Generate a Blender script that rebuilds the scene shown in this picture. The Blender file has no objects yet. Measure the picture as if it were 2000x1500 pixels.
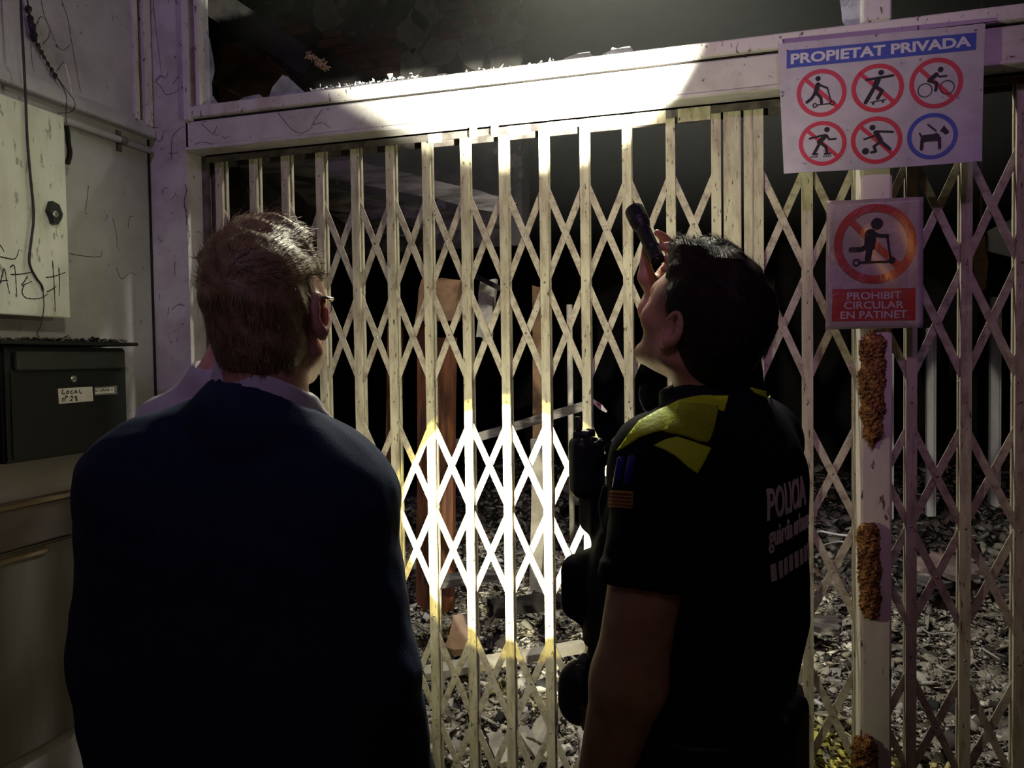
import bpy, bmesh, math, random
import numpy as np
from mathutils import Vector, Matrix
from mathutils.bvhtree import BVHTree
rng = np.random.default_rng(7); random.seed(7)
SC = bpy.context.scene
COL = SC.collection
RAD = math.radians
V = lambda *a: np.array(a, float)
def unit(a): a = np.asarray(a, float); return a / np.linalg.norm(a)

# ------------------------------------------------------------------ camera
# World: +X runs right along the gate, +Y goes through the gate into the burnt shop, Z up; lintel face is y = 0.
YAW, PIT, ROL, FPX = RAD(16), RAD(1.85), RAD(.83), 1500.
sn, cs = math.sin(YAW), math.cos(YAW)
FH = V(-sn, cs, 0); RR = V(cs, sn, 0); ZZ = V(0, 0, 1)
fw = math.cos(PIT) * FH - math.sin(PIT) * ZZ
uu = math.sin(PIT) * FH + math.cos(PIT) * ZZ
rt = math.cos(ROL) * RR - math.sin(ROL) * uu
up = math.sin(ROL) * RR + math.cos(ROL) * uu
CAM = V(2.4 * sn, -2.4 * cs, 1.55)
cd = bpy.data.cameras.new('camera'); cam = bpy.data.objects.new('camera', cd); COL.objects.link(cam)
cd.sensor_width = 36; cd.lens = 36 * FPX / 2000; cd.clip_start = .05; cd.clip_end = 100
m = Matrix.Identity(4)
for i in range(3):
    m[i][0], m[i][1], m[i][2], m[i][3] = rt[i], up[i], -fw[i], CAM[i]
cam.matrix_world = m
SC.camera = cam
# survey helpers: a sighting of the photo meets a real plane of the place
def ray(px, py): return fw + (px - 1000) / FPX * rt + (750 - py) / FPX * up
def FY(px, py, y=0.):
    d = ray(px, py); return CAM + d * ((y - CAM[1]) / d[1])
def FX(px, py, x):
    d = ray(px, py); return CAM + d * ((x - CAM[0]) / d[0])
def FZ(px, py, z):
    d = ray(px, py); return CAM + d * ((z - CAM[2]) / d[2])
def PD(px, py, D):
    d = ray(px, py); return CAM + d * (D / (d @ FH))
def proj(P):
    v = np.asarray(P) - CAM; z = v @ fw; return 1000 + FPX * (v @ rt) / z, 750 - FPX * (v @ up) / z
DIR = lambda a, b, c=0.: a * RR + b * FH + c * ZZ      # right, away, up -> world

# ------------------------------------------------------------------ world, lights, exposure
W = bpy.data.worlds.new('night'); SC.world = W; W.use_nodes = True
bgn = W.node_tree.nodes['Background']; bgn.inputs[0].default_value = (.30, .26, .42, 1); bgn.inputs[1].default_value = .010
SC.view_settings.view_transform = 'Standard'; SC.view_settings.look = 'None'
SC.view_settings.exposure = 0; SC.view_settings.gamma = 1; SC.view_settings.use_curve_mapping = False
SC.cycles.use_denoising = True
SC.cycles.sample_clamp_indirect = 12
SC.cycles.caustics_reflective = False; SC.cycles.caustics_refractive = False
SC.cycles.max_bounces = 8
def light(name, kind, loc, aim, power, color, size=.1, cone=60, blend=.2):
    l = bpy.data.lights.new(name, kind); o = bpy.data.objects.new(name, l); COL.objects.link(o)
    l.energy = power; l.color = color
    if kind == 'AREA': l.size = size
    else: l.shadow_soft_size = size
    if kind == 'SPOT': l.spot_size = RAD(cone); l.spot_blend = blend
    o.location = loc
    o.rotation_euler = (Vector(aim) - Vector(loc)).to_track_quat('-Z', 'Y').to_euler()
    return o
# police beacon far behind the photographer, high on the street, and a street lamp
light('police_beacon', 'SPOT', (1.2, -7.0, 6.4), (-.15, 0, 2.50), 310, (.62, .36, 1.), .25, 27, .6)
light('police_beacon_red', 'SPOT', (-.6, -7.0, 6.4), (1.1, 0, 2.35), 160, (1., .44, .74), .25, 21, .6)
light('street_lamp', 'SPOT', (2.6, -3.2, 3.9), (-1.3, -.60, 1.95), 190, (.93, 1., .68), .12, 13, .8)
light('street_glow', 'AREA', (2.0, -7.5, 6.5), (0, 0, 1.4), 10, (.9, .8, .85), 2.0)
# torch held up by the officer
T1 = PD(1239, 411, 1.63); T1DIR = unit(DIR(-.19, .60, .74))
light('torch_beam', 'SPOT', T1 + T1DIR * .012, T1 + T1DIR, 560, (1., 1., .80), .010, 66, .28)
light('torch_spill', 'SPOT', T1 + T1DIR * .012, T1 + T1DIR, 12, (1., .98, .64), .02, 170, .5)
# torch held at the waist by the person in the pale shirt
T2 = PD(690, 975, 1.72); T2AIM = FY(985, 1000, .09); T2DIR = unit(T2AIM - T2)
light('second_torch_beam', 'SPOT', T2 + T2DIR * .012, T2AIM, 230, (1., 1., .84), .006, 48, .05)
light('second_torch_rim', 'SPOT', T2 + T2DIR * .012, T2AIM, 60, (1., .85, .22), .006, 53, .05)
light('second_torch_spill', 'SPOT', T2 + T2DIR * .012, T2AIM, 25, (1., .97, .66), .012, 140, .9)
# unseen fill lamps added inside the shop: one lights the ash, one the figures
light('fill_lamp', 'SPOT', (.25, .95, 3.7), (.45, 1.35, 0), 270, (1., .97, .86), .06, 128, .8)
light('fill_lamp_out', 'SPOT', (-.15, .9, 3.55), (.50, -1.1, 1.5), 220, (1., .95, .70), .08, 46, .8)  # added to brighten the officer's shoulders and the hair from inside
light('sodium_lamp', 'AREA', (2.2, -6.2, 2.6), (1.0, 0, 1.7), 2.0, (1., .42, .10), .12)

# ------------------------------------------------------------------ mesh helpers
OFF = {}
def empty(name, loc, label=None, cat=None, group=None):
    o = bpy.data.objects.new(name, None); COL.objects.link(o); o.location = loc; o.empty_display_size = .1
    OFF[o] = np.asarray(loc, float)
    return tag(o, label, cat, group)
def tag(o, label=None, cat=None, group=None, kind=None):
    if label: o['label'] = label
    if cat: o['category'] = cat
    if group: o['group'] = group
    if kind: o['kind'] = kind
    return o
def new(name, vf, mat, parent=None, smooth=False, kind=None, label=None, cat=None, group=None, cols=None):
    v, f = vf
    v = np.asarray(v, float).reshape(-1, 3)
    if parent is not None: off = OFF[parent]
    else: off = V((v[:, 0].min() + v[:, 0].max()) / 2, (v[:, 1].min() + v[:, 1].max()) / 2, v[:, 2].min())
    me = bpy.data.meshes.new(name)
    vl = v - off
    if isinstance(f, np.ndarray):
        n, k = f.shape
        me.vertices.add(len(vl)); me.vertices.foreach_set('co', vl.astype(np.float32).ravel())
        me.loops.add(n * k); me.loops.foreach_set('vertex_index', f.astype(np.int32).ravel())
        me.polygons.add(n); me.polygons.foreach_set('loop_start', np.arange(0, n * k, k, dtype=np.int32))
        me.update(calc_edges=True)
    else:
        me.from_pydata([tuple(p) for p in vl], [], [tuple(int(i) for i in q) for q in f])
    if cols is not None:
        a = me.attributes.new('Col', 'FLOAT_COLOR', 'POINT')
        c = np.ones((len(vl), 4), np.float32); c[:, :3] = cols; a.data.foreach_set('color', c.ravel())
    if smooth: me.polygons.foreach_set('use_smooth', np.ones(len(me.polygons), bool))
    me.update()
    o = bpy.data.objects.new(name, me); COL.objects.link(o)
    if mat: me.materials.append(mat)
    if parent is not None: o.parent = parent; OFF[o] = off
    else: o.location = off; OFF[o] = off
    return tag(o, label, cat, group, kind)
def inst(src, parent, delta=(0, 0, 0)):
    c = src.copy(); COL.objects.link(c); c.parent = parent
    c.location = Vector(src.location) + Vector(delta); OFF[c] = OFF[src]
    return c
def join(*parts):
    vs, fs, n = [], [], 0
    for v, f in parts:
        v = np.asarray(v, float).reshape(-1, 3); vs.append(v)
        fs += [[int(i) + n for i in q] for q in f]; n += len(v)
    return np.concatenate(vs), fs
def bx(x0, x1, y0, y1, z0, z1, b=0.):
    bm = bmesh.new(); bmesh.ops.create_cube(bm, size=1)
    for v in bm.verts: v.co = Vector(((x0 + x1) / 2 + v.co.x * (x1 - x0), (y0 + y1) / 2 + v.co.y * (y1 - y0), (z0 + z1) / 2 + v.co.z * (z1 - z0)))
    if b: bmesh.ops.bevel(bm, geom=bm.edges[:], offset=b, segments=2, affect='EDGES', clamp_overlap=True)
    return out(bm)
def out(bm):
    bm.verts.index_update()
    r = (np.array([tuple(v.co) for v in bm.verts]), [[v.index for v in f.verts] for f in bm.faces]); bm.free(); return r
def frame_of(d, hint=None):
    d = unit(d); h = V(0, 0, 1) if hint is None else np.asarray(hint, float)
    if abs(d @ unit(h)) > .98: h = V(1, 0, 0)
    a = unit(np.cross(h, d)); return a, np.cross(d, a), d
def bar(a, b, w, t, hint=None, bev=0.):
    """box from a to b; w along the side axis, t along the third axis (towards hint)"""
    a = np.asarray(a, float); b = np.asarray(b, float); L = np.linalg.norm(b - a)
    A, B, D = frame_of(b - a, hint)
    v, f = bx(-w / 2, w / 2, -t / 2, t / 2, 0, L, bev)
    return a + v[:, :1] * A + v[:, 1:2] * B + v[:, 2:] * D, f
def tube(pts, r, n=8, cap=True):
    pts = np.asarray(pts, float); k = len(pts)
    r = np.full(k, r) if np.isscalar(r) else np.asarray(r, float)
    t = np.gradient(pts, axis=0); vs = []; A = None
    for i in range(k):
        d = unit(t[i])
        if A is None: A = frame_of(d)[0]
        A = unit(A - d * (A @ d)); B = np.cross(d, A)
        for j in range(n):
            an = 2 * math.pi * j / n; vs.append(pts[i] + r[i] * (math.cos(an) * A + math.sin(an) * B))
    fs = [[i * n + j, i * n + (j + 1) % n, (i + 1) * n + (j + 1) % n, (i + 1) * n + j] for i in range(k - 1) for j in range(n)]
    if cap: fs += [list(range(n))[::-1], list(range((k - 1) * n, k * n))]
    return np.array(vs), fs
def lathe(c, d, prof, n=24, hint=None):
    """prof: list of (distance along d, radius)"""
    A, B, D = frame_of(d, hint); vs = []
    for s, r in prof:
        for j in range(n):
            an = 2 * math.pi * j / n; vs.append(np.asarray(c) + s * D + r * (math.cos(an) * A + math.sin(an) * B))
    k = len(prof)
    fs = [[i * n + j, i * n + (j + 1) % n, (i + 1) * n + (j + 1) % n, (i + 1) * n + j] for i in range(k - 1) for j in range(n)]
    return np.array(vs), fs + [list(range(n))[::-1], list(range((k - 1) * n, k * n))]
def smooth_line(pts, n=8):
    pts = np.asarray(pts, float); P = np.vstack([2 * pts[0] - pts[1], pts, 2 * pts[-1] - pts[-2]]); o = []
    for i in range(1, len(P) - 2):
        for t in np.arange(n) / n:
            o.append(.5 * (2 * P[i] + (P[i + 1] - P[i - 1]) * t + (2 * P[i - 1] - 5 * P[i] + 4 * P[i + 1] - P[i + 2]) * t * t + (3 * P[i] - P[i - 1] - 3 * P[i + 1] + P[i + 2]) * t ** 3))
    return np.array(o + [pts[-1]])
def slab(corners, nrm, th):
    """flat polygon (3-D corners) given thickness th along nrm"""
    c = np.asarray(corners, float); n = len(c); nrm = unit(nrm)
    v = np.vstack([c, c + nrm * th])
    return v, [list(range(n))[::-1], list(range(n, 2 * n))] + [[i, (i + 1) % n, n + (i + 1) % n, n + i] for i in range(n)]
def rough_slab(corners, nrm, th, amp=.01, cuts=4, seed=0):
    """slab with subdivided, chipped edges"""
    r = np.random.default_rng(seed); c = np.asarray(corners, float); p = []
    nrm = unit(nrm)
    for i in range(len(c)):
        a, b = c[i], c[(i + 1) % len(c)]; e = unit(np.cross(b - a, nrm))
        for t in np.arange(cuts) / cuts: p.append(a + (b - a) * t + e * (r.uniform(-amp, amp)) + (b - a) * r.uniform(-.03, .03) / cuts)
    return slab(p, nrm, th)

# ------------------------------------------------------------------ materials
def mat(name, c1, c2=None, rough=.6, metal=0., scale=8., lo=.4, hi=.65, bump=0., bscale=40., stretch=(1, 1, 1), speck=None, sscale=90., sthr=.66,
        spec=.4, attr=None, coat=0., alpha=None, trans=0., sss=0., detail=6., rscale=0.):
    M = bpy.data.materials.new(name); M.use_nodes = True; nt = M.node_tree; N = nt.nodes; L = nt.links
    p = N['Principled BSDF']
    p.inputs['Roughness'].default_value = rough; p.inputs['Metallic'].default_value = metal
    p.inputs['Specular IOR Level'].default_value = spec; p.inputs['Coat Weight'].default_value = coat
    p.inputs['Coat Roughness'].default_value = .12
    if trans: p.inputs['Transmission Weight'].default_value = trans; p.inputs['IOR'].default_value = 1.45
    if sss: p.inputs['Subsurface Weight'].default_value = sss; p.inputs['Subsurface Radius'].default_value = (.012, .004, .002); p.inputs['Subsurface Scale'].default_value = 1.
    tc = N.new('ShaderNodeTexCoord'); mp = N.new('ShaderNodeMapping'); mp.inputs['Scale'].default_value = stretch
    L.new(tc.outputs['Object'], mp.inputs['Vector'])
    oi = N.new('ShaderNodeObjectInfo'); ml = N.new('ShaderNodeMath'); ml.operation = 'MULTIPLY'; ml.inputs[1].default_value = 37.
    L.new(oi.outputs['Random'], ml.inputs[0])
    cb = N.new('ShaderNodeCombineXYZ')
    for i in range(3): L.new(ml.outputs[0], cb.inputs[i])
    L.new(cb.outputs[0], mp.inputs['Location'])
    vec = mp.outputs[0]
    def noise(s, d=detail):
        n = N.new('ShaderNodeTexNoise'); n.inputs['Scale'].default_value = s; n.inputs['Detail'].default_value = d; n.inputs['Roughness'].default_value = .62
        L.new(vec, n.inputs['Vector']); return n.outputs['Fac']
    def ramp(fac, a, b):
        r = N.new('ShaderNodeMapRange'); r.inputs[1].default_value = a; r.inputs[2].default_value = b; L.new(fac, r.inputs[0]); return r.outputs[0]
    def mix(fac, a, b, mode='MIX'):
        x = N.new('ShaderNodeMix'); x.data_type = 'RGBA'; x.blend_type = mode
        if isinstance(fac, float): x.inputs[0].default_value = fac
        else: L.new(fac, x.inputs[0])
        for i, q in ((6, a), (7, b)):
            if isinstance(q, tuple): x.inputs[i].default_value = (*q, 1)
            else: L.new(q, x.inputs[i])
        return x.outputs[2]
    col = tuple(c1)
    if c2 is not None: col = mix(ramp(noise(scale), lo, hi), tuple(c1), tuple(c2))
    if speck is not None: col = mix(ramp(noise(sscale, 3.), sthr, sthr + .05), col, tuple(speck))
    if attr:
        at = N.new('ShaderNodeAttribute'); at.attribute_name = attr; col = mix(1., col, at.outputs['Color'], 'MULTIPLY')
    if isinstance(col, tuple): p.inputs['Base Color'].default_value = (*col, 1)
    else: L.new(col, p.inputs['Base Color'])
    if rscale: L.new(ramp(noise(rscale), .2, 1.1), p.inputs['Roughness'])
    if bump:
        b = N.new('ShaderNodeBump'); b.inputs['Strength'].default_value = bump; b.inputs['Distance'].default_value = .004
        L.new(noise(bscale), b.inputs['Height']); L.new(b.outputs[0], p.inputs['Normal'])
    if alpha is not None: p.inputs['Alpha'].default_value = alpha
    return M
WHITE = mat('painted_plaster', (.60, .57, .56), (.42, .38, .36), .55, scale=6, lo=.42, hi=.66, bump=.35, bscale=70, speck=(.12, .09, .08), sscale=48, sthr=.675)
FRAME = mat('window_frame_paint', (.66, .62, .60), (.46, .36, .30), .45, scale=9, lo=.5, hi=.75, stretch=(1, 1, .4), bump=.15, bscale=50, speck=(.12, .09, .08), sscale=80, sthr=.62)
FRAMEB = mat('weathered_groove', (.20, .15, .12), (.34, .28, .24), .6, scale=20, bump=.3)
WALLG = mat('grey_wall_paint', (.34, .33, .34), (.26, .25, .25), .65, scale=4, bump=.3, bscale=45, speck=(.10, .09, .09), sscale=40, sthr=.69)
PANELU = mat('stained_board_paint', (.46, .45, .50), (.30, .29, .32), .6, scale=5, lo=.42, hi=.7, bump=.3, bscale=60, speck=(.08, .07, .07), sscale=35, sthr=.68)
BOXW = mat('meter_box_paint', (.60, .61, .53), (.50, .50, .42), .5, scale=14, lo=.45, hi=.7, stretch=(1, 1, .35), bump=.35, bscale=35, speck=(.28, .28, .22), sscale=45, sthr=.60)
GATE = mat('gate_paint', (.54, .50, .37), (.26, .21, .15), .40, scale=42, lo=.42, hi=.74, stretch=(1, 1, .22), bump=.35, bscale=90, speck=(.08, .05, .035), sscale=150, sthr=.63)
STRAP = mat('strap_paint', (.50, .455, .36), (.22, .17, .13), .45, scale=34, lo=.44, hi=.72, bump=.3, bscale=90, speck=(.07, .04, .03), sscale=150, sthr=.64)
RIVET = mat('rivet_steel', (.55, .52, .48), (.2, .16, .14), .35, .7, scale=60)
POSTM = mat('post_paint', (.66, .60, .52), (.48, .41, .35), .5, scale=7, lo=.45, hi=.75, stretch=(1, 1, .3), bump=.25, bscale=30, speck=(.12, .07, .05), sscale=40, sthr=.64)
DARKM = mat('sooty_metal', (.16, .14, .13), (.06, .05, .05), .5, .2, scale=20, bump=.3)
BLACKP = mat('black_enamel', (.008, .010, .010), (.011, .013, .012), .55, scale=20, bump=.2, bscale=120, spec=.2)
LOCKM = mat('lock_steel', (.55, .55, .52), None, .3, .9)
PAPER = mat('label_paper', (.72, .69, .62), (.62, .59, .52), .6, scale=60)
INK = mat('black_ink', (.012, .011, .011), None, .6)
SOOT = mat('soot', (.02, .018, .017), (.035, .03, .028), .9, scale=20, spec=.1)
SIGNW = mat('sign_plastic', (.45, .42, .45), (.38, .35, .38), .35, scale=20, speck=(.18, .16, .16), sscale=60, sthr=.66, bump=.06, bscale=8)
SIGNR = mat('sign_red', (.50, .022, .025), (.42, .03, .03), .4, scale=30)
SIGNB = mat('sign_blue', (.022, .055, .36), (.03, .06, .30), .4, scale=30)
SIGNT = mat('sign_white_ink', (.55, .54, .58), None, .4)
SHEETW = mat('laminated_sheet', (.44, .38, .37), (.36, .30, .28), .3, scale=10, coat=.6, bump=1., bscale=30)
SHEETR = mat('laminated_red', (.42, .025, .022), (.34, .03, .03), .3, scale=20, coat=.6, bump=1., bscale=30)
FILM = mat('wrinkled_film', (.30, .20, .14), None, .09, alpha=.14, bump=1., bscale=50, spec=1.)
FOAM = mat('crumbly_foam', (.50, .24, .075), (.15, .065, .02), .85, scale=55, lo=.4, hi=.62, bump=1., bscale=140)
CABLE = mat('black_cable', (.012, .012, .013), None, .5)
GLASS = mat('sooty_glass', (.70, .78, .76), (.35, .38, .36), .12, scale=12, spec=1., alpha=.38, bump=.4, bscale=30)
CRUMB = mat('glass_crumbs', (.85, .88, .86), (.6, .62, .6), .15, scale=60, spec=1.)
ASH = mat('ash_bits', (.95, .95, .95), (.6, .58, .56), .9, scale=14, attr='Col', bump=.6, bscale=60, spec=.1)
ASHG = mat('ash_ground', (1, .97, .9), (.35, .32, .28), .95, scale=9, lo=.42, hi=.6, bump=1., bscale=40, spec=.05, attr='Col', speck=(.05, .045, .04), sscale=30, sthr=.58)
CHAR = mat('charred_timber', (.028, .025, .024), (.010, .010, .011), .75, scale=9, stretch=(1, 1, 1), bump=1., bscale=30, spec=.12)
GREYWOOD = mat('scorched_board', (.20, .18, .17), (.055, .048, .045), .8, scale=7, lo=.42, hi=.6, stretch=(.35, 1, 3.), bump=.6, bscale=24)
REDWOOD = mat('red_brown_board', (.16, .055, .022), (.05, .02, .012), .6, scale=14, lo=.42, hi=.62, stretch=(2.5, 1, .2), bump=.4)
BROWNW = mat('brown_board', (.17, .095, .045), (.07, .04, .02), .7, scale=8, bump=.3)
PALEB = mat('pale_board', (.40, .37, .31), (.24, .21, .17), .75, scale=10, bump=.4)
PINKB = mat('pinkish_board', (.30, .21, .20), (.14, .10, .10), .75, scale=10, bump=.4)
BRICKM = mat('brick_red', (.19, .075, .055), (.09, .05, .045), .85, scale=16, bump=.6)
SOOTW = mat('sooty_wall', (.10, .088, .085), (.025, .022, .022), .9, scale=2.4, lo=.42, hi=.56, bump=.5, bscale=14, speck=(.20, .18, .17), sscale=5, sthr=.60)
BLACKW = mat('blackened_wall', (.022, .020, .024), (.012, .011, .013), .9, scale=3, bump=.4, spec=.1)
COLW = mat('white_column_paint', (.55, .54, .58), (.36, .35, .38), .5, scale=5, stretch=(1, 1, .3))
PAVE = mat('pavement', (.045, .043, .04), (.03, .028, .026), .85, scale=9, bump=.4)
LEDGE = mat('ledge_paint', (.10, .078, .076), (.06, .05, .048), .6, scale=8, stretch=(1, .4, 1), bump=.3, speck=(.35, .33, .32), sscale=22, sthr=.7)
LEDGET = mat('bare_wood', (.24, .18, .10), (.14, .10, .055), .8, scale=20, stretch=(1, .3, 1), bump=.5)
DOORG = mat('lower_door_paint', (.12, .11, .098), (.10, .092, .08), .6, scale=6, stretch=(1, 4, .4), bump=.15)
SKIN1 = mat('skin_fair', (.60, .33, .24), (.52, .27, .19), .5, scale=30, sss=.25, bump=.12, bscale=260, spec=.35)
SKIN2 = mat('skin_tan', (.52, .30, .19), (.44, .23, .14), .5, scale=30, sss=.2, bump=.15, bscale=260, spec=.35, attr='Col')
HAIR1 = mat('light_brown_hair', (.36, .26, .115), (.20, .14, .06), .45, scale=60, bump=.4, bscale=120, spec=.5)
HAIR2 = mat('black_hair', (.022, .015, .010), (.012, .009, .007), .5, scale=60, bump=.4, bscale=120, spec=.1)
NAVY = mat('navy_wool', (.026, .042, .095), (.020, .033, .078), .85, scale=40, bump=.25, bscale=300, spec=.2)
DARKC = mat('dark_trousers', (.010, .011, .016), None, .85, spec=.2)
SHIRTW = mat('white_shirt', (.72, .70, .74), (.66, .64, .68), .7, scale=20, bump=.2, bscale=120)
SHIRTG = mat('pale_grey_shirt', (.55, .53, .52), (.48, .46, .45), .75, scale=20, bump=.2, bscale=120)
POLO = mat('black_navy_polo', (.0075, .0085, .013), (.006, .007, .010), .85, scale=30, bump=.25, bscale=400, spec=.1)
VEST = mat('black_vest_cloth', (.006, .0065, .007), (.004, .0045, .005), .8, scale=20, bump=.35, bscale=160, spec=.12)
HIVIS = mat('fluorescent_yellow_cloth', (.66, .86, .02), (.58, .76, .02), .55, scale=30, bump=.35, bscale=160)
HIVISV = mat('fluorescent_velcro', (.44, .56, .015), (.60, .72, .03), .9, scale=160, bump=1., bscale=300)
RETRO = mat('reflective_print', (.92, .78, .70), (.86, .72, .65), .4, scale=120, spec=.6)
FLAGY = mat('flag_yellow', (.55, .30, .06), None, .7); FLAGR = mat('flag_red', (.14, .018, .012), None, .7)
PENB = mat('blue_pen_plastic', (.02, .02, .22), None, .25)
RUBBER = mat('black_rubber', (.012, .012, .012), (.02, .02, .019), .45, scale=60, bump=.2)
GREYP = mat('grey_plastic', (.16, .155, .14), None, .45)
SHOE = mat('shoe_leather', (.014, .012, .011), None, .35)
EYEM = mat('eye', (.75, .73, .70), None, .15)
TAPE = mat('white_tape', (.66, .62, .62), (.55, .5, .5), .5, scale=40); TAPER = mat('red_tape_print', (.5, .05, .05), None, .5)
def emit(name, c, s):
    M = bpy.data.materials.new(name); M.use_nodes = True; p = M.node_tree.nodes['Principled BSDF']
    p.inputs['Emission Color'].default_value = (*c, 1); p.inputs['Emission Strength'].default_value = s; return M
LENS = emit('torch_lens', (1, 1, .85), 12.)

# ------------------------------------------------------------------ setting
XL = FX(294, 400, -1.336)[0]; XL = -1.336          # left wall plane
XC = -1.182                                        # inner edge of the left column
GY = .095                                          # gate plane
XPL, XPR = 1.000, 1.078                            # square post
S = lambda name, vf, m, parent=None, **k: new(name, vf, m, parent, kind='structure' if parent is None else None, **k)
floor = S('floor', join(bx(-6, 8, -9, 9, -.12, 0)), PAVE)
wl = S('wall_left', bx(XL - .25, XL, -3.2, .0, 0, 4.2), WALLG)
pu0 = FX(0, 140, XL)[1]
# upper boarded panel on the left wall, its rails, strip and pipe
new('board', bx(XL, XL + .012, -2.9, -.085, 2.40, 4.1), PANELU, wl)
S('trim_1', join(bx(XL, XL + .035, -3.1, -.004, 2.352, 2.385, .003), bx(XL, XL + .022, -3.1, -.004, 2.385, 2.402)), PANELU)
S('trim_2', join(bx(XL, XL + .030, -.040, -.006, 2.39, 4.15, .003), bx(XL, XL + .022, -.084, -.062, 2.39, 4.15)), FRAME)
S('trim_3', bx(XL, XL + .008, -.062, -.040, 2.39, 4.15), DARKM)
S('trim_4', bx(XL, XL + .005, -.009, -.001, 0, 2.35), SOOT)
# facade: column, lintel, transom frame
S('wall_front', join(bx(XL - .25, XC, 0, .24, 0, 2.31), bx(XL - .25, XC + .012, 0, .05, 2.31, 4.2)), WHITE)
S('trim_5', bx(XC, 3.4, 0.0, .14, 2.298, 2.3985, .004), WHITE)            # lintel
S('trim_6', join(bx(XC + .018, 3.4, -.010, .05, 2.408, 2.448, .003)), FRAME)
S('trim_16', bx(XC + .012, 3.4, .010, .05, 2.396, 2.410), SOOT)            # dark groove under the frame
S('trim_7', bx(XC, 3.4, -.005, 0.0, 2.298, 2.310, .002), WHITE)            # drip lip under the lintel
win = empty('window_1', (-.3, 0.02, 2.448)); win['kind'] = 'structure'
new('frame', join(bx(XC + .006, XC + .030, -.014, .05, 2.40, 4.2, .003)), FRAME, win)
new('frame', bx(XC + .030, XC + .056, -.002, .05, 2.448, 4.2), FRAMEB, win, label='brown weathered groove of the frame')
new('frame', bx(XC + .056, XC + .072, -.010, .05, 2.446, 4.2, .002), FRAME, win)
new('mullion', bx(XPL + .01, XPR + .0, -.012, .06, 2.448, 4.2, .004), FRAME, win)
gy = .022
def shard(pts, y=gy, n=6, seed=1):
    P = [FY(px, py, y) for px, py in pts]
    return slab(P, V(0, 1, 0), .005)
for i, pts in enumerate([
    [(389, -20), (402, -20), (399, 18), (404, 30), (398, 40), (402, 62), (408, 75), (410, 88), (417, 125), (417, 140), (412, 160), (413, 185), (426, 203), (440, 200), (441, 208), (389, 209)],
    [(441, 208), (460, 198), (478, 190), (492, 186), (506, 184), (516, 192), (521, 199)],
    [(522, 198), (532, 170), (552, 146), (562, 150), (578, 165), (597, 182), (597, 190)],
    [(1094, 122), (1106, 112), (1130, 104), (1152, 101), (1156, 109), (1172, 111), (1180, 104), (1192, 99), (1196, 92), (1206, 95), (1216, 92), (1230, 90), (1236, 96), (1238, 105)],
    [(1638, -15), (1684, -15), (1684, 48), (1672, 55), (1652, 50), (1645, 40), (1644, 20)],
    [(846, 152), (858, 144), (872, 143), (878, 147), (876, 150)]]):
    new('glass_shard', shard(pts), GLASS, win)
def crumbs(n, xa, xb, spread, seed):
    r = np.random.default_rng(seed); vs, fs = [], []
    for i in range(n):
        x = r.uniform(xa, xb); z = 2.449 + abs(r.normal(0, spread)); s = r.uniform(.0015, .006)
        c = V(x, r.uniform(.0, .04), z); b = len(vs)
        for k in range(4): vs.append(c + r.normal(0, s, 3))
        fs += [[b, b + 1, b + 2], [b, b + 2, b + 3], [b, b + 3, b + 1], [b + 1, b + 3, b + 2]]
    return vs, fs
xa, xb = FY(603, 170)[0], FY(815, 150)[0]
new('glass_crumbs', join(crumbs(900, xa, xb, .006, 3), crumbs(120, xb, FY(1090, 120)[0], .002, 4)), CRUMB, kind='stuff',
    label='white glass crumbs strewn on the transom sill left of the bright beam', cat='glass')
# gate jamb and reveal behind the left column
S('trim_8', join(bx(XC, XC + .028, GY - .012, GY + .05, 0, 2.30, .002), bx(XC + .028, XC + .040, GY + .01, GY + .05, 0, 2.30)), DARKM)
# door on the lower left wall, ledge above it
S('trim_9', join(bx(XL, XL + .05, -3.1, -.02, 1.035, 1.150, .004)), LEDGE)
S('trim_10', bx(XL, XL + .062, -3.1, -.02, 1.150, 1.162, .003), LEDGET)
dr = S('door_1', bx(XL, XL + .022, -2.2, -.385, .42, 1.022, .006), DOORG)
new('top_edge', bx(XL, XL + .03, -2.2, -.50, .992, 1.010, .003), LEDGET, dr, label='chipped bare wood edge')
# interior shell
S('wall_back', bx(-5, 7, 8.2, 8.4, 0, 5), BLACKW)
S('wall_inner_left', bx(-3.1, -2.9, .25, 8.3, 0, 5), BLACKW)
S('wall_inner_right', bx(5.2, 5.4, .25, 8.3, 0, 5), BLACKW)
S('wall_right', bx(1.62, 5.4, .02, .22, 0, 2.31), BLACKW)
S('wall_side', bx(XL - 1.6, XL - .02, .20, .255, 0, 4.6), BLACKW)
S('ceiling', bx(-5, 7, .25, 8.4, 4.6, 4.8), BLACKW)
S('trim_11', bx(1.44, 1.62, .06, .24, 0, 2.30, .006), mat('dark_jamb_paint', (.12, .09, .075), (.05, .04, .035), .6, scale=8))
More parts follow.
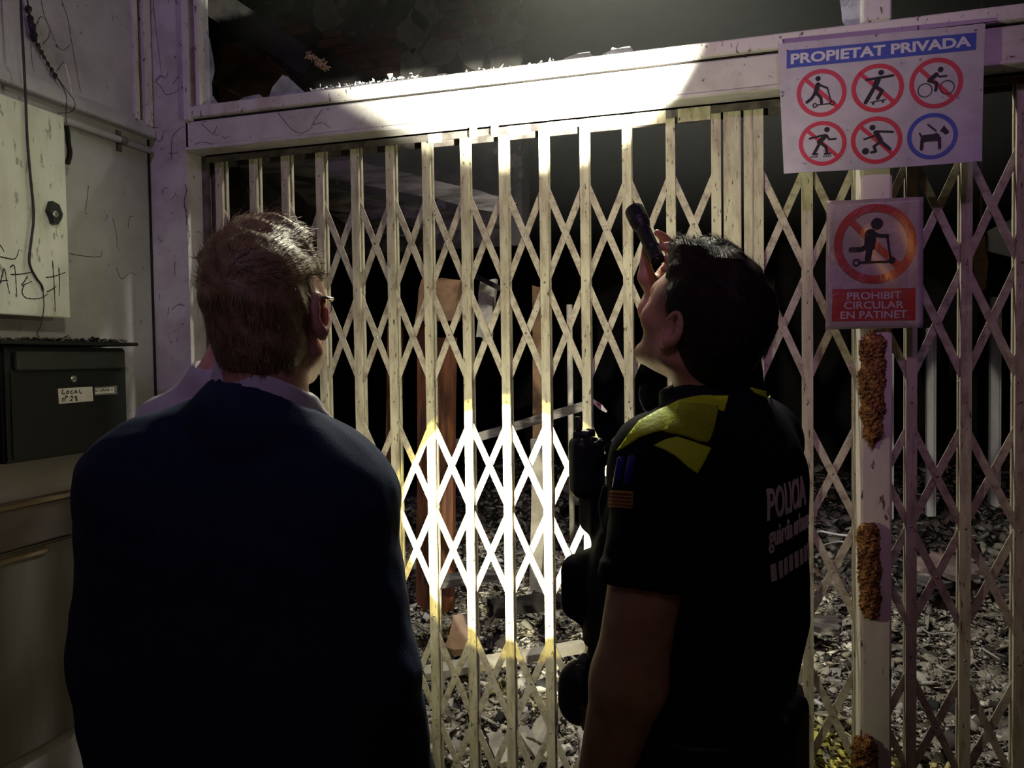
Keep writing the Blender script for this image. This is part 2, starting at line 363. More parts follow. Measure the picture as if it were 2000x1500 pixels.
# black veins and cracks creeping over the paint
def ribbon(P, nrm, w):
    P = smooth_line(P, 4); t = np.gradient(P, axis=0); vs = []; k = len(P)
    for i in range(k):
        s = unit(np.cross(t[i], nrm)); ww = w * (.5 + .7 * abs(math.sin(i * 1.7))) * (1 - .5 * i / k)
        vs += [P[i] - s * ww, P[i] + nrm * w * .5, P[i] + s * ww]
    fs = []
    for i in range(k - 1):
        a = 3 * i
        fs += [[a, a + 3, a + 4, a + 1], [a + 1, a + 4, a + 5, a + 2]]
    return vs, fs
C1 = lambda L: [(a / 4, b / 4) for a, b in L]
C5 = lambda L: [(380 + a / 4, b / 4) for a, b in L]
C2 = lambda L: [(a / 4, 350 + b / 4) for a, b in L]
veins = [C1(q) for q in (
    [(1195, 0), (1215, 200), (1240, 400), (1262, 580)], [(1215, 630), (1250, 590), (1300, 600), (1310, 570)], [(1220, 640), (1265, 690), (1300, 740), (1370, 720), (1400, 690)],
    [(1290, 620), (1255, 600), (1220, 635), (1190, 640)], [(1350, 660), (1390, 600), (1400, 620)], [(1180, 990), (1240, 1000)], [(1210, 1080), (1250, 1105), (1280, 1030), (1310, 1025)],
    [(1340, 1250), (1345, 1080), (1400, 1010), (1440, 985)], [(1265, 1100), (1280, 1060)], [(1320, 1190), (1350, 1200), (1390, 1190)])]
veins += [C2(q) for q in ([(1270, 100), (1285, 65), (1320, 75)], [(1340, 160), (1370, 120), (1385, 140)], [(1230, 450), (1260, 490), (1270, 470)], [(1365, 640), (1368, 760)],
    [(1245, 900), (1247, 940)], [(1320, 1000), (1310, 1070)], [(1340, 1020), (1390, 980), (1440, 990), (1400, 960)], [(1380, 1240), (1385, 1270)])]
veinsF = [C5(q) for q in ([(50, 960), (100, 1010), (150, 1050), (200, 1055)], [(650, 880), (700, 940), (760, 1010), (830, 1040), (900, 1010), (920, 970)], [(920, 970), (960, 910), (1000, 850)],
    [(920, 975), (1000, 960), (1060, 1000)], [(0, 1130), (60, 1110), (160, 1130)], [(150, 1040), (180, 980)], [(60, 950), (100, 945)], [(215, 1060), (240, 1080), (270, 1060)])]
for i, q in enumerate(veins + veinsF):
    new('crack', ribbon([FY(a, b, -.0005) for a, b in q], V(0, -1, 0), .0011), INK, bpy.data.objects['wall_front'] if i < len(veins) else bpy.data.objects['trim_5'])
edge_v = [C2(q) for q in ([(1455, 40), (1470, 90), (1452, 160), (1460, 250), (1475, 330), (1490, 420), (1478, 540)], [(1450, 200), (1475, 270), (1470, 350), (1495, 450)])]
for q in edge_v: new('crack', ribbon([FY(a - 3, b, -.0005) for a, b in q], V(0, -1, 0), .0016), INK, bpy.data.objects['wall_front'])
wveins = [C1(q) for q in ([(480, 0), (530, 150), (560, 330), (600, 560), (630, 720)], [(320, 0), (350, 130), (400, 250), (450, 360), (500, 390), (545, 350)], [(280, 200), (320, 130), (360, 160)],
    [(240, 330), (250, 480), (270, 560)], [(330, 350), (380, 290), (390, 230)], [(440, 560), (500, 480)], [(880, 120), (885, 165)], [(905, 120), (915, 140)])]
for q in wveins: new('crack', ribbon([FX(a, b, XL + .0125) for a, b in q], V(1, 0, 0), .0012), INK, wl)
new('crack', ribbon([FX(a / 4, b / 4, XL + .0125) for a, b in [(510, 500), (530, 580), (550, 660), (560, 740)]], V(1, 0, 0), .0035), PAPER, wl, label='white scratch in the paint')
for q in ([(690, 50), (685, 120), (672, 215), (665, 265), (690, 270)], [(880, 300), (910, 430), (915, 520), (940, 570)], [(910, 690), (935, 760), (960, 775), (1020, 730), (1060, 748)], [(1000, 380), (1010, 300), (1040, 290)],
          [(1090, 1095), (1105, 1115), (1100, 1130)], [(540, 580), (650, 600), (780, 605), (795, 560)]):
    new('crack', ribbon([FX(a, b, XL + .0005) for a, b in C2(q)], V(1, 0, 0), .0013), INK, wl)
# pipe along the left wall
pa, pb = FX(128, 249, XL + .02), FX(292, 293, XL + .02)
pipe = empty('conduit_pipe', (XL, pb[1], pb[2]), 'thin grey conduit pipe clamped to the left wall beside the meter box', 'pipe')
new('pipe', tube([(XL + .018, -1.0, pb[2] + .002), (XL + .018, pb[1], pb[2])], .0115, 12), PANELU, pipe, smooth=True)
cl = FX(240, 277, XL + .02)
new('clamp', join(tube([(XL + .018, cl[1] - .012, pb[2]), (XL + .018, cl[1] + .012, pb[2])], .0145, 12), bx(XL, XL + .006, cl[1] - .01, cl[1] + .01, pb[2] - .035, pb[2] + .035)), DARKM, pipe)

# ------------------------------------------------------------------ meter box on the left wall
XB = XL + .075
y1, y0 = FX(131, 400, XB)[1], FX(131, 400, XB)[1] - .46
z0, z1 = FX(135, 621, XB)[2], FX(128, 229, XB)[2]
mb = empty('meter_box', (XL, (y0 + y1) / 2, z0), 'off-white metal meter box door with black lock and scrawled letters on left wall', 'meter box')
new('body', bx(XL, XB - .012, y0 + .01, y1 - .035, z0 + .012, z1 - .01), BOXW, mb)
door = new('door', bx(XB - .010, XB, y0, y1, z0, z1, .0025), BOXW, mb)
lk = FX(101, 419, XB)
hx = [(-.027, .005), (-.014, .036), (.012, .030), (.026, .004), (.020, -.012), (.004, -.030), (-.010, -.028), (-.014, -.016)]
new('lock', slab([lk + V(-.001, a * .85, b) for a, b in hx], V(1, 0, 0), .020), RUBBER, mb, label='black lock housing')
l2 = FX(108, 418, XB + .02)
new('lock_cylinder', join(lathe(l2 - V(.004, 0, 0), V(1, 0, 0), [(0, .009), (.006, .009), (.007, .007)], 16)), LOCKM, mb)
new('keyhole', bx(l2[0] + .003, l2[0] + .0036, l2[1] - .001, l2[1] + .001, l2[2] - .005, l2[2] + .005), INK, mb)
graf = [C2(q) for q in ([(0, 820), (20, 740), (35, 700), (50, 780), (75, 895)], [(5, 800), (30, 792), (62, 790)], [(78, 690), (100, 672), (115, 690), (125, 800), (132, 920)], [(80, 745), (160, 742), (255, 725)],
    [(215, 760), (190, 800), (170, 830), (250, 798)], [(190, 820), (172, 880), (200, 925), (270, 935), (330, 925), (375, 895)], [(410, 635), (422, 800), (432, 1035)], [(460, 688), (465, 800), (462, 910)],
    [(355, 768), (420, 760), (510, 728)], [(365, 880), (400, 865), (440, 835)], [(0, 605), (60, 618), (120, 620), (150, 550)], [(0, 512), (15, 535), (34, 568)])]
for q in graf: new('scrawl', ribbon([FX(a, b, XB + .0004) for a, b in q], V(1, 0, 0), .0022), INK, mb)
# cables hanging in front of the box
cb_pts = [(40, -25), (42, 40), (46, 110), (50, 190), (54, 280), (60, 350), (66, 420), (61, 470), (57, 505), (61, 525), (72, 545), (82, 560), (86, 590), (84, 615), (80, 635), (72, 652), (77, 658)]
cpts = [FX(a, b, XB + .010) for a, b in cb_pts]; cpts = smooth_line(cpts, 5)
tag(new('hanging_cable', tube(cpts, [.0034 if i < len(cpts) * .7 else .0013 for i in range(len(cpts))], 8), CABLE, smooth=True), 'long black cable hanging down over the meter box door', 'cable')
bc = empty('burnt_cable', FX(110, 150, XL + .03), 'charred black cable with lumpy melted insulation beside the top rail', 'cable')
q = [FX(a / 4, b / 4, XL + .03) for a, b in [(205, -40), (225, 70), (238, 160), (250, 220), (265, 285), (300, 360), (340, 440), (400, 540), (440, 600), (470, 640)]]
new('core', tube(smooth_line(q, 4), .0022, 6), CABLE, bc)
r_ = np.random.default_rng(5)
for a, b, rr in [(222, 75, .011), (238, 155, .011), (252, 218, .013), (262, 280, .014), (300, 360, .008), (322, 405, .007), (345, 445, .006), (375, 500, .006), (405, 548, .007), (430, 590, .008)]:
    c = FX(a / 4, b / 4, XL + .03)
    bm = bmesh.new(); bmesh.ops.create_icosphere(bm, subdivisions=2, radius=rr * .8)
    for v in bm.verts: v.co = v.co * (1 + r_.uniform(-.25, .25)); v.co.z *= 1.5
    vv, ff = out(bm); new('melted_lump', (vv + c, ff), CABLE, bc)
new('loop_wire', join(tube(smooth_line([FX(a / 4, b / 4, XL + .035) for a, b in [(455, 620), (500, 680), (570, 770), (585, 830), (550, 875), (455, 885)]], 5), .0012, 5),
                      tube(smooth_line([FX(a / 4, b / 4, XL + .035) for a, b in [(460, 630), (500, 700), (520, 780), (515, 880), (520, 960)]], 5), .0012, 5)), CABLE, bc)
q = [FX(a / 4, b / 4, XL + .045) for a, b in [(520, 985), (530, 1050), (533, 1110), (545, 1180), (540, 1230), (525, 1280)]]
tag(new('corrugated_hose', tube(np.repeat(smooth_line(q, 6), 2, axis=0) + np.outer(np.tile([0, .0001], 31), [0, 0, 1]), np.tile([.0055, .0085], 31), 8), CABLE), 'short black ribbed hose poking out at the right edge of meter box', 'hose')

# ------------------------------------------------------------------ mailbox
XM = XL + .115
my1, my0 = FX(249, 780, XM)[1], FX(249, 780, XM)[1] - .44
mz0, mz1 = FX(250, 872, XM)[2], FX(245, 680, XM)[2]
mx = empty('mailbox', (XL, (my0 + my1) / 2, mz0), 'black metal mailbox with handwritten white label mounted under the meter box', 'mailbox')
new('body', bx(XL, XM, my0, my1, mz0, mz1, .006), BLACKP, mx)
lz = FX(270, 676, XM + .03)[2]; ly = FX(271, 672, XM + .03)[1]
new('lid', bx(XL, XM + .03, my0 - .03, ly, lz, lz + .011, .002), BLACKP, mx)
fz0, fz1 = FX(240, 719, XM)[2], FX(240, 688, XM)[2]
new('flap', bx(XM + .001, XM + .012, my0 + .03, my1 - .018, fz0, fz1, .003), mat('flap_enamel', (.020, .024, .024), (.026, .03, .03), .4, scale=20), mx)
new('door_panel', bx(XM, XM + .003, my0 + .02, my1 - .010, mz0 + .01, fz0 - .006, .002), BLACKP, mx)
lc = FX(143, 740, XM + .004)
lk2 = new('lock', lathe(lc - V(.001, 0, 0), V(1, 0, 0), [(0, .0105), (.004, .0105), (.006, .008), (.006, .006), (.004, .005)], 20), LOCKM, mx, smooth=False)
new('keyhole', bx(lc[0] + .003, lc[0] + .0056, lc[1] - .003, lc[1] + .003, lc[2] - .001, lc[2] + .001), INK, lk2)
def on_mail(pts, x): return [FX(a, b, x) for a, b in pts]
lb = new('label_card', slab(on_mail([(115, 789), (182, 783), (180, 755), (113, 759)], XM + .0035), V(1, 0, 0), .0006), PAPER, mx, label='white card with handwriting')
L1 = lambda L: [(100 + a / 12.5, 720 + b / 12.5) for a, b in L]
hand = [[(290, 500), (265, 610), (345, 605)], [(420, 540), (385, 560), (385, 600), (420, 600), (435, 560), (405, 535)], [(520, 535), (475, 570), (490, 605), (545, 600)],
        [(570, 605), (600, 530), (645, 600)], [(585, 575), (630, 570)], [(685, 510), (705, 600), (755, 590)],
        [(280, 805), (275, 750), (290, 720), (320, 740), (330, 800)], [(350, 740), (355, 670), (385, 665), (400, 690), (370, 710)],
        [(478, 705), (495, 676), (525, 676), (528, 710), (500, 750), (455, 788), (480, 774), (525, 792)], [(630, 680), (580, 690), (600, 730), (640, 770), (620, 785), (600, 765), (625, 720), (640, 690)]]
for q in hand: new('handwriting', ribbon(on_mail(L1(q), XM + .0044), V(1, 0, 0), .0019), INK, lb)
npf = [(1050, 655), (1595, 622), (1588, 415), (1045, 450)]
nm = new('nameplate_frame', slab(on_mail(L1(npf), XM + .0032), V(1, 0, 0), .003), GREYP, mx)
new('name_card', slab(on_mail(L1([(1070, 620), (1540, 590), (1535, 455), (1070, 490)]), XM + .0063), V(1, 0, 0), .0004), PAPER, nm)
small = [[(1095, 520), (1065, 530), (1095, 555), (1065, 575)], [(1135, 520), (1105, 545), (1140, 565)], [(1165, 510), (1165, 560)], [(1235, 510), (1205, 520), (1210, 560), (1240, 555)], [(1208, 537), (1232, 535)],
         [(1255, 560), (1258, 505), (1290, 510), (1262, 530), (1295, 555)], [(1310, 555), (1330, 505), (1340, 555)], [(1312, 540), (1340, 537)], [(1360, 500), (1362, 550)], [(1385, 550), (1385, 495), (1410, 505), (1388, 522), (1418, 535), (1388, 552)],
         [(1440, 495), (1442, 545)], [(1500, 492), (1470, 505), (1500, 525), (1465, 545)]]
for q in small: new('handwriting', ribbon(on_mail(L1(q), XM + .0068), V(1, 0, 0), .0012), INK, nm)
def chips(n, fpos, smin, smax, flat=.35, seed=0, pal=None):
    r = np.random.default_rng(seed); base = np.array([[-1, -1, -1], [1, -1, -1], [1, 1, -1], [-1, 1, -1], [-1, -1, 1], [1, -1, 1], [1, 1, 1], [-1, 1, 1]], float)
    F = np.array([[0, 3, 2, 1], [4, 5, 6, 7], [0, 1, 5, 4], [1, 2, 6, 5], [2, 3, 7, 6], [3, 0, 4, 7]])
    c = fpos(r, n); s = np.exp(r.uniform(math.log(smin), math.log(smax), n))
    v = base[None] * (1 + r.uniform(-.5, .35, (n, 8, 3)))
    v = v * np.stack([s * r.uniform(.5, 1.6, n), s * r.uniform(.4, 1., n), s * flat * r.uniform(.3, 1.4, n)], 1)[:, None]
    a = r.uniform(0, 6.28, n); t = r.normal(0, .45, n); b = r.normal(0, .45, n)
    ca, sa, ct, st, cb_, sb = np.cos(a), np.sin(a), np.cos(t), np.sin(t), np.cos(b), np.sin(b)
    Rz = np.zeros((n, 3, 3)); Rz[:, 0, 0] = ca; Rz[:, 0, 1] = -sa; Rz[:, 1, 0] = sa; Rz[:, 1, 1] = ca; Rz[:, 2, 2] = 1
    Rx = np.zeros((n, 3, 3)); Rx[:, 0, 0] = 1; Rx[:, 1, 1] = ct; Rx[:, 1, 2] = -st; Rx[:, 2, 1] = st; Rx[:, 2, 2] = ct
    Ry = np.zeros((n, 3, 3)); Ry[:, 1, 1] = 1; Ry[:, 0, 0] = cb_; Ry[:, 0, 2] = sb; Ry[:, 2, 0] = -sb; Ry[:, 2, 2] = cb_
    v = np.einsum('nij,nkj->nki', Rz @ Rx @ Ry, v) + c[:, None]
    f = (F[None] + 8 * np.arange(n)[:, None, None]).reshape(-1, 4)
    pal = np.array(pal if pal is not None else [[.5, .48, .45]]); k = r.integers(0, len(pal), n); cc = pal[k] * r.uniform(.6, 1.3, (n, 1))
    return v.reshape(-1, 3), f, np.repeat(np.clip(cc, 0, 1), 8, 0)
def lidpos(r, n):
    y = r.triangular(my0, ly - .12, ly - .015, n); return np.stack([r.uniform(XL + .01, XM + .02, n), y, np.full(n, lz + .013) + np.abs(r.normal(0, .003, n))], 1)
v, f, c = chips(500, lidpos, .002, .010, .3, 11, [[.05, .045, .04], [.2, .17, .14], [.4, .36, .3], [.02, .02, .02]])
new('ash_flakes', (v, f), ASH, kind='stuff', cols=c, label='ash and burnt flakes lying along the mailbox lid', cat='ash')

# ------------------------------------------------------------------ folding gate
BARS_L = [-1.101 + .1325 * i for i in range(14)]; BARS_L = [-1.106, -.965, -.837, -.702, -.568, -.438, -.307, -.173, -.042, .091, .222, .354, .486, .619]
BARS_R = [.739, .874, 1.010, 1.147, 1.283, 1.416]
ZTOP = 2.285
def bar_vf(x, w=.028):
    d = .010; t = .0035
    fr = [bx(x - w / 2, x + w / 2, GY - .019, GY - .0155, .02, ZTOP), bx(x - w / 2, x - w / 2 + t, GY - .0155, GY - .006, .02, ZTOP), bx(x + w / 2 - t, x + w / 2, GY - .0155, GY - .006, .02, ZTOP)]
    bk = [bx(x - w / 2, x + w / 2, GY + .0155, GY + .019, .02, ZTOP), bx(x - w / 2, x - w / 2 + t, GY + .006, GY + .0155, .02, ZTOP), bx(x + w / 2 - t, x + w / 2, GY + .006, GY + .0155, .02, ZTOP)]
    return join(*fr, *bk)
GROUPS = [(2.105, 1.792, 1.475), (1.345, 1.060, .770), (.635, .338, .045)]
def gate(root, bars, strap0=0):
    b0 = new('bar', bar_vf(bars[0]), GATE, root)
    for x in bars[1:]: inst(b0, root, (x - bars[0], 0, 0))
    riv = []
    def strap(a, b, y): return bar(a, b, .021, .0038, hint=V(0, 1, 0))
    cache = {}
    def put(i, j, za, zb, y):
        a = V(bars[i], y, za); b = V(bars[j], y, zb)
        e = unit(b - a) * .011
        new('strap', strap(a - e, b + e, y), STRAP, root)
    n = len(bars)
    for zt, zm, zb in GROUPS:
        for i in range(n - 2):
            put(i, i + 2, zt, zb, GY - .0035); put(i + 2, i, zt, zb, GY + .0035)
        put(0, 1, zm, zb, GY - .0035); put(n - 2, n - 1, zt, zm, GY - .0035)
        put(1, 0, zt, zm, GY + .0035); put(n - 1, n - 2, zm, zb, GY + .0035)
        for i in range(n - 1):
            if (i + strap0) % 2 == 0:
                for z in ((zt + zm) / 2, (zm + zb) / 2): riv.append(((bars[i] + bars[i + 1]) / 2, GY - .0055, z, .0048))
        for x in bars: riv += [(x, GY - .019, zm, .0042)]
    for x in bars:
        for z in (1.412, .690, 2.19): riv.append((x, GY - .019, z, .0042))
    parts = []
    for x, y, z, r in riv: parts.append(lathe((x, y + .0005, z), V(0, -1, 0), [(0, r), (.0015, r * .9), (.0026, r * .45)], 8))
    new('rivets', join(*parts), RIVET, root, kind='stuff')
g1 = empty('folding_gate', (-.25, GY, 0), 'long off-white lattice folding gate leaf left of the wide meeting stile', 'gate')
gate(g1, BARS_L)
new('meeting_stile', bx(.640, .690, GY - .022, GY + .02, .01, ZTOP, .003), GATE, g1, label='wide flat closing stile')
g2 = empty('folding_gate', (1.08, GY, 0), 'lattice folding gate leaf to the right behind the square post', 'gate')
gate(g2, BARS_R, 1)
new('meeting_stile', bx(.698, .724, GY - .02, GY + .02, .01, ZTOP, .003), GATE, g2)
S('trim_12', join(bx(XC + .03, 1.45, GY - .024, GY - .020, 2.27, 2.30), bx(XC + .03, 1.45, GY + .020, GY + .024, 2.262, 2.30), bx(XC + .03, 1.45, GY - .024, GY + .024, 2.292, 2.30)), DARKM, label='top track of the gate')
for pa, w in ((924, .030), (966, .030)):
    c = FY(pa, 255, .06)
    S('trim_%d' % (13 if pa < 950 else 14), bx(c[0] - w / 2 + .004, c[0] + w / 2 - .004, .052, .072, 2.262, 2.30, .003), GATE)
rails = [(841, 868), (996, 1040), (1072, 1128), (1150, 1214), (1238, 1302), (1325, 1388)]
for i, (a, b) in enumerate(rails):
    A, B = FY(a, 250, GY)[0], FY(b, 250, GY)[0]
    new('slide_plate', bx(A, B, GY - .026, GY - .0245, 2.262 - .002 * i, 2.292), GATE, bpy.data.objects['trim_12'])
# torn strip caught on the gate
q = [FY(a, b, GY + .03) for a, b in [(1156, 779), (1161, 781), (1176, 791), (1186, 803), (1184, 806), (1170, 799), (1157, 786)]]
ts = tag(new('tape_strip', slab(q, V(0, 1, 0), .0012), TAPE), 'small torn white strip with red print caught on a gate bar', 'tape')
new('print', slab([FY(a, b, GY + .029) for a, b in [(1166, 785), (1174, 791), (1173, 795), (1165, 789)]], V(0, 1, 0), .0008), TAPER, ts)

# ------------------------------------------------------------------ SDF toolkit (organic shapes)
def cap(p, a, b, ra, rb=None):
    rb = ra if rb is None else rb; a = np.asarray(a, float); ba = np.asarray(b, float) - a
    h = np.clip(((p - a) @ ba) / max(ba @ ba, 1e-9), 0, 1); return np.linalg.norm(p - a - h[:, None] * ba, axis=1) - (ra + (rb - ra) * h)
def ell(p, c, r, R=None):
    q = p - np.asarray(c, float)
    if R is not None: q = q @ R
    r = np.asarray(r, float); k0 = np.linalg.norm(q / r, axis=1); k1 = np.linalg.norm(q / (r * r), axis=1); return k0 * (k0 - 1) / np.maximum(k1, 1e-6)
def rbox(p, c, h, rad, R=None):
    q = p - np.asarray(c, float)
    if R is not None: q = q @ R
    d = np.abs(q) - (np.asarray(h, float) - rad); return np.linalg.norm(np.maximum(d, 0), axis=1) + np.minimum(d.max(1), 0) - rad
def smin(a, b, k): h = np.clip(.5 + .5 * (b - a) / k, 0, 1); return b + (a - b) * h - k * h * (1 - h)
def smax(a, b, k): return -smin(-a, -b, k)
def sunion(L, k):
    d = L[0]
    for e in L[1:]: d = smin(d, e, k)
    return d
def wob(p, s, seed=0):
    r = np.random.default_rng(seed); d = 0
    for i in range(5):
        k = r.normal(0, 1, 3); k = k / np.linalg.norm(k) * s * (1 + .6 * i); d = d + np.sin(p @ k + r.uniform(0, 6)) / (1 + .6 * i)
    return d / 2.2
def polygonize(f, lo, hi, h, B=8):
    lo = np.asarray(lo, float); n = np.ceil((np.asarray(hi, float) - lo) / h / B).astype(int) * B
    nb = n // B
    g = np.stack(np.meshgrid(*[np.arange(k) for k in nb], indexing='ij'), -1).reshape(-1, 3)
    ctr = lo + (g * B + (B - 1) / 2) * h; d = f(ctr)
    F = np.repeat(np.repeat(np.repeat(d.reshape(nb), B, 0), B, 1), B, 2).astype(np.float32)
    act = g[np.abs(d) < B * h * 1.25]
    loc = np.stack(np.meshgrid(*[np.arange(B)] * 3, indexing='ij'), -1).reshape(-1, 3)
    for s in range(0, len(act), 400):
        idx = (act[s:s + 400, None] * B + loc[None]).reshape(-1, 3); F[idx[:, 0], idx[:, 1], idx[:, 2]] = f(lo + idx * h)
    Sg = F < 0; cnt = np.zeros(n - 1, np.int8)
    offs = [(i, j, k) for i in (0, 1) for j in (0, 1) for k in (0, 1)]
    sl = lambda o: tuple(slice(a, a + m) for a, m in zip(o, n - 1))
    for o in offs: cnt += Sg[sl(o)]
    mask = (cnt > 0) & (cnt < 8); cells = np.argwhere(mask); vid = -np.ones(n - 1, np.int64); vid[mask] = np.arange(len(cells))
    acc = np.zeros((len(cells), 3)); num = np.zeros(len(cells))
    for ax in range(3):
        for o in offs:
            if o[ax]: continue
            o2 = list(o); o2[ax] = 1
            a = F[tuple((cells + o).T)]; b = F[tuple((cells + o2).T)]; x = (a < 0) != (b < 0)
            t = np.where(x, a / np.where(x, a - b, 1), 0); pt = np.tile(np.array(o, float), (len(cells), 1)); pt[:, ax] += t
            acc[x] += pt[x]; num[x] += 1
    vs = lo + (cells + acc / num[:, None]) * h; fs = []
    for ax in range(3):
        b, c = (ax + 1) % 3, (ax + 2) % 3
        s0 = [slice(None)] * 3; s1 = [slice(None)] * 3; s0[ax] = slice(0, -1); s1[ax] = slice(1, None)
        A, Bs = Sg[tuple(s0)], Sg[tuple(s1)]; e = np.argwhere(A != Bs)
        e = e[(e[:, b] > 0) & (e[:, c] > 0) & (e[:, b] < n[b] - 1) & (e[:, c] < n[c] - 1)]
        ins = A[tuple(e.T)]; q = []
        for db, dc in ((-1, -1), (0, -1), (0, 0), (-1, 0)):
            t = e.copy(); t[:, b] += db; t[:, c] += dc; q.append(vid[tuple(t.T)])
        q = np.stack(q, 1); q[~ins] = q[~ins][:, ::-1]; fs.append(q)
    return vs, np.concatenate(fs)
def head_sdf(q, ears=True):
    """head in its own frame: x right, y face, z up, origin between the ears"""
    e = lambda c, r: ell(q, c, r)
    d = sunion([e((0, -.014, .043), (.074, .098, .087)), e((0, .034, -.020), (.060, .062, .086)), e((0, .03, .03), (.066, .066, .06))], .03)
    for s in (-1, 1):
        d = smin(d, cap(q, (s * .052, .0, -.050), (s * .015, .082, -.088), .020, .018), .025)
        d = smin(d, ell(q, (s * .043, .062, -.012), (.024, .024, .022)), .02)
    d = smin(d, ell(q, (0, .080, -.088), (.022, .018, .016)), .015)
    d = smin(d, cap(q, (-.034, .083, .032), (.034, .083, .032), .011), .016)
    for s in (-1, 1): d = smax(d, -ell(q, (s * .032, .105, .014), (.018, .017, .012)), .012)
    d = smin(d, cap(q, (0, .092, .022), (0, .114, -.022), .0075, .0105), .012)
    for s in (-1, 1): d = smin(d, ell(q, (s * .0125, .103, -.027), (.0075, .009, .007)), .006)
    d = smin(d, ell(q, (0, .094, -.049), (.024, .0115, .0055)), .006); d = smin(d, ell(q, (0, .091, -.060), (.021, .0115, .0065)), .006)
    for s in (-1, 1): d = smin(d, ell(q, (s * .032, .080, .014), (.0125, .012, .0115)), .004)
    if ears:
        for s in (-1, 1):
            ang = RAD(14) * s; c_, s_ = math.cos(ang), math.sin(ang)
            R = np.array([[c_, -s_, 0], [s_, c_, 0], [0, 0, 1]]).T
            x = np.array([s * .079, -.012, .002])
            er = ell(q, x, (.0105, .019, .033), R); er = smin(er, ell(q, x + V(0, .004, -.026), (.006, .010, .011)), .008)
            er = smax(er, -ell(q, x + R @ V(s * .0085, .003, .003), (.0125, .0125, .0235), R), .0015); er = smin(er, ell(q, x + R @ V(s * .001, -.004, .006), (.006, .003, .013), R), .002)
            d = smin(d, er, .004)
    return d
def hairline(q, low=-.072):
    y = q[:, 1]
    t1 = np.clip((y + .035) / .03, 0, 1); t2 = np.clip((y - .030) / .05, 0, 1)
    return low + (t1 * t1 * (3 - 2 * t1)) * (.088 + (-.072 - low)) + (t2 * t2 * (3 - 2 * t2)) * .064
def hand_prims(w, d, n, side, curl=(.35, .45, .35), sc=1.):
    """list of capsules of a five-fingered hand; w wrist, d towards fingers, n palm normal, side 'R' or 'L'"""
    d = unit(d); n = unit(n - d * (n @ d)); t = np.cross(d, n) * (1 if side == 'R' else -1); P = []
    lens = [(.044, .026, .021), (.048, .030, .022), (.044, .028, .021), (.034, .021, .019)]
    for i in range(4):
        k = w + d * (.092 + (0, .004, 0, -.009)[i]) * sc + t * (.031 - .0205 * i) * sc
        P.append((w + t * (.016 - .010 * i) * sc, k, .0155 * sc, .0115 * sc))
        a = 0.; p = k
        for j in range(3):
            a += curl[j]; e = p + (d * math.cos(a) + n * math.sin(a)) * lens[i][j] * sc; r = (.0092, .0086, .0078, .0070)
            P.append((p, e, r[j] * sc * (1 if i < 3 else .88), r[j + 1] * sc * (1 if i < 3 else .88))); p = e
    b = w + d * .026 * sc + t * .022 * sc; m1 = b + unit(t * .72 + d * .62 + n * .35) * .042 * sc; m2 = m1 + unit(t * .25 + d * .85 + n * .45) * .032 * sc; m3 = m2 + unit(d * .85 + n * .5) * .024 * sc
    P += [(w, b, .017 * sc, .016 * sc), (b, m1, .0155 * sc, .0115 * sc), (m1, m2, .0112 * sc, .0098 * sc), (m2, m3, .0096 * sc, .0078 * sc)]
    return P
def rot_from(face, tilt_up=None):
    """rows -> columns are the head's x (right), y (face), z (up) axes in world"""
    y = unit(face); z = ZZ if tilt_up is None else tilt_up; x = unit(np.cross(y, z)); z = np.cross(x, y); return np.stack([x, y, z], 1)
def bounds(pts, pad): P = np.array(pts); return P.min(0) - pad, P.max(0) + pad
def strands(surf, n, length, width, flow, seed, keep=None, lift=.25):
    """thin tapered ribbons of hair rooted on a hair surface"""
    v, f = surf; r = np.random.default_rng(seed); tri = f[:, :3]; p = v[tri]; nn = np.cross(p[:, 1] - p[:, 0], p[:, 2] - p[:, 0]); nn /= np.maximum(np.linalg.norm(nn, axis=1), 1e-12)[:, None]
    ct = p.mean(1); ok = np.arange(len(ct)) if keep is None else np.where(keep(ct, nn))[0]
    k = r.choice(ok, n); vs, fs = [], []
    for i in k:
        N = nn[i]; g = flow(ct[i], N, r); g = g - N * (g @ N); g = unit(g + r.normal(0, .16, 3)); L = length * r.uniform(.5, 1.2); s = unit(np.cross(g, N)); q = ct[i] - N * .002; b = len(vs)
        dirn = unit(g + N * lift)
        for j in range(4):
            w = width * (1 - j / 3.2); vs += [q - s * w, q + s * w]; q = q + dirn * L / 3; dirn = unit(dirn - N * .28)
        for j in range(3): a = b + 2 * j; fs.append([a, a + 1, a + 3, a + 2])
    return np.array(vs), fs
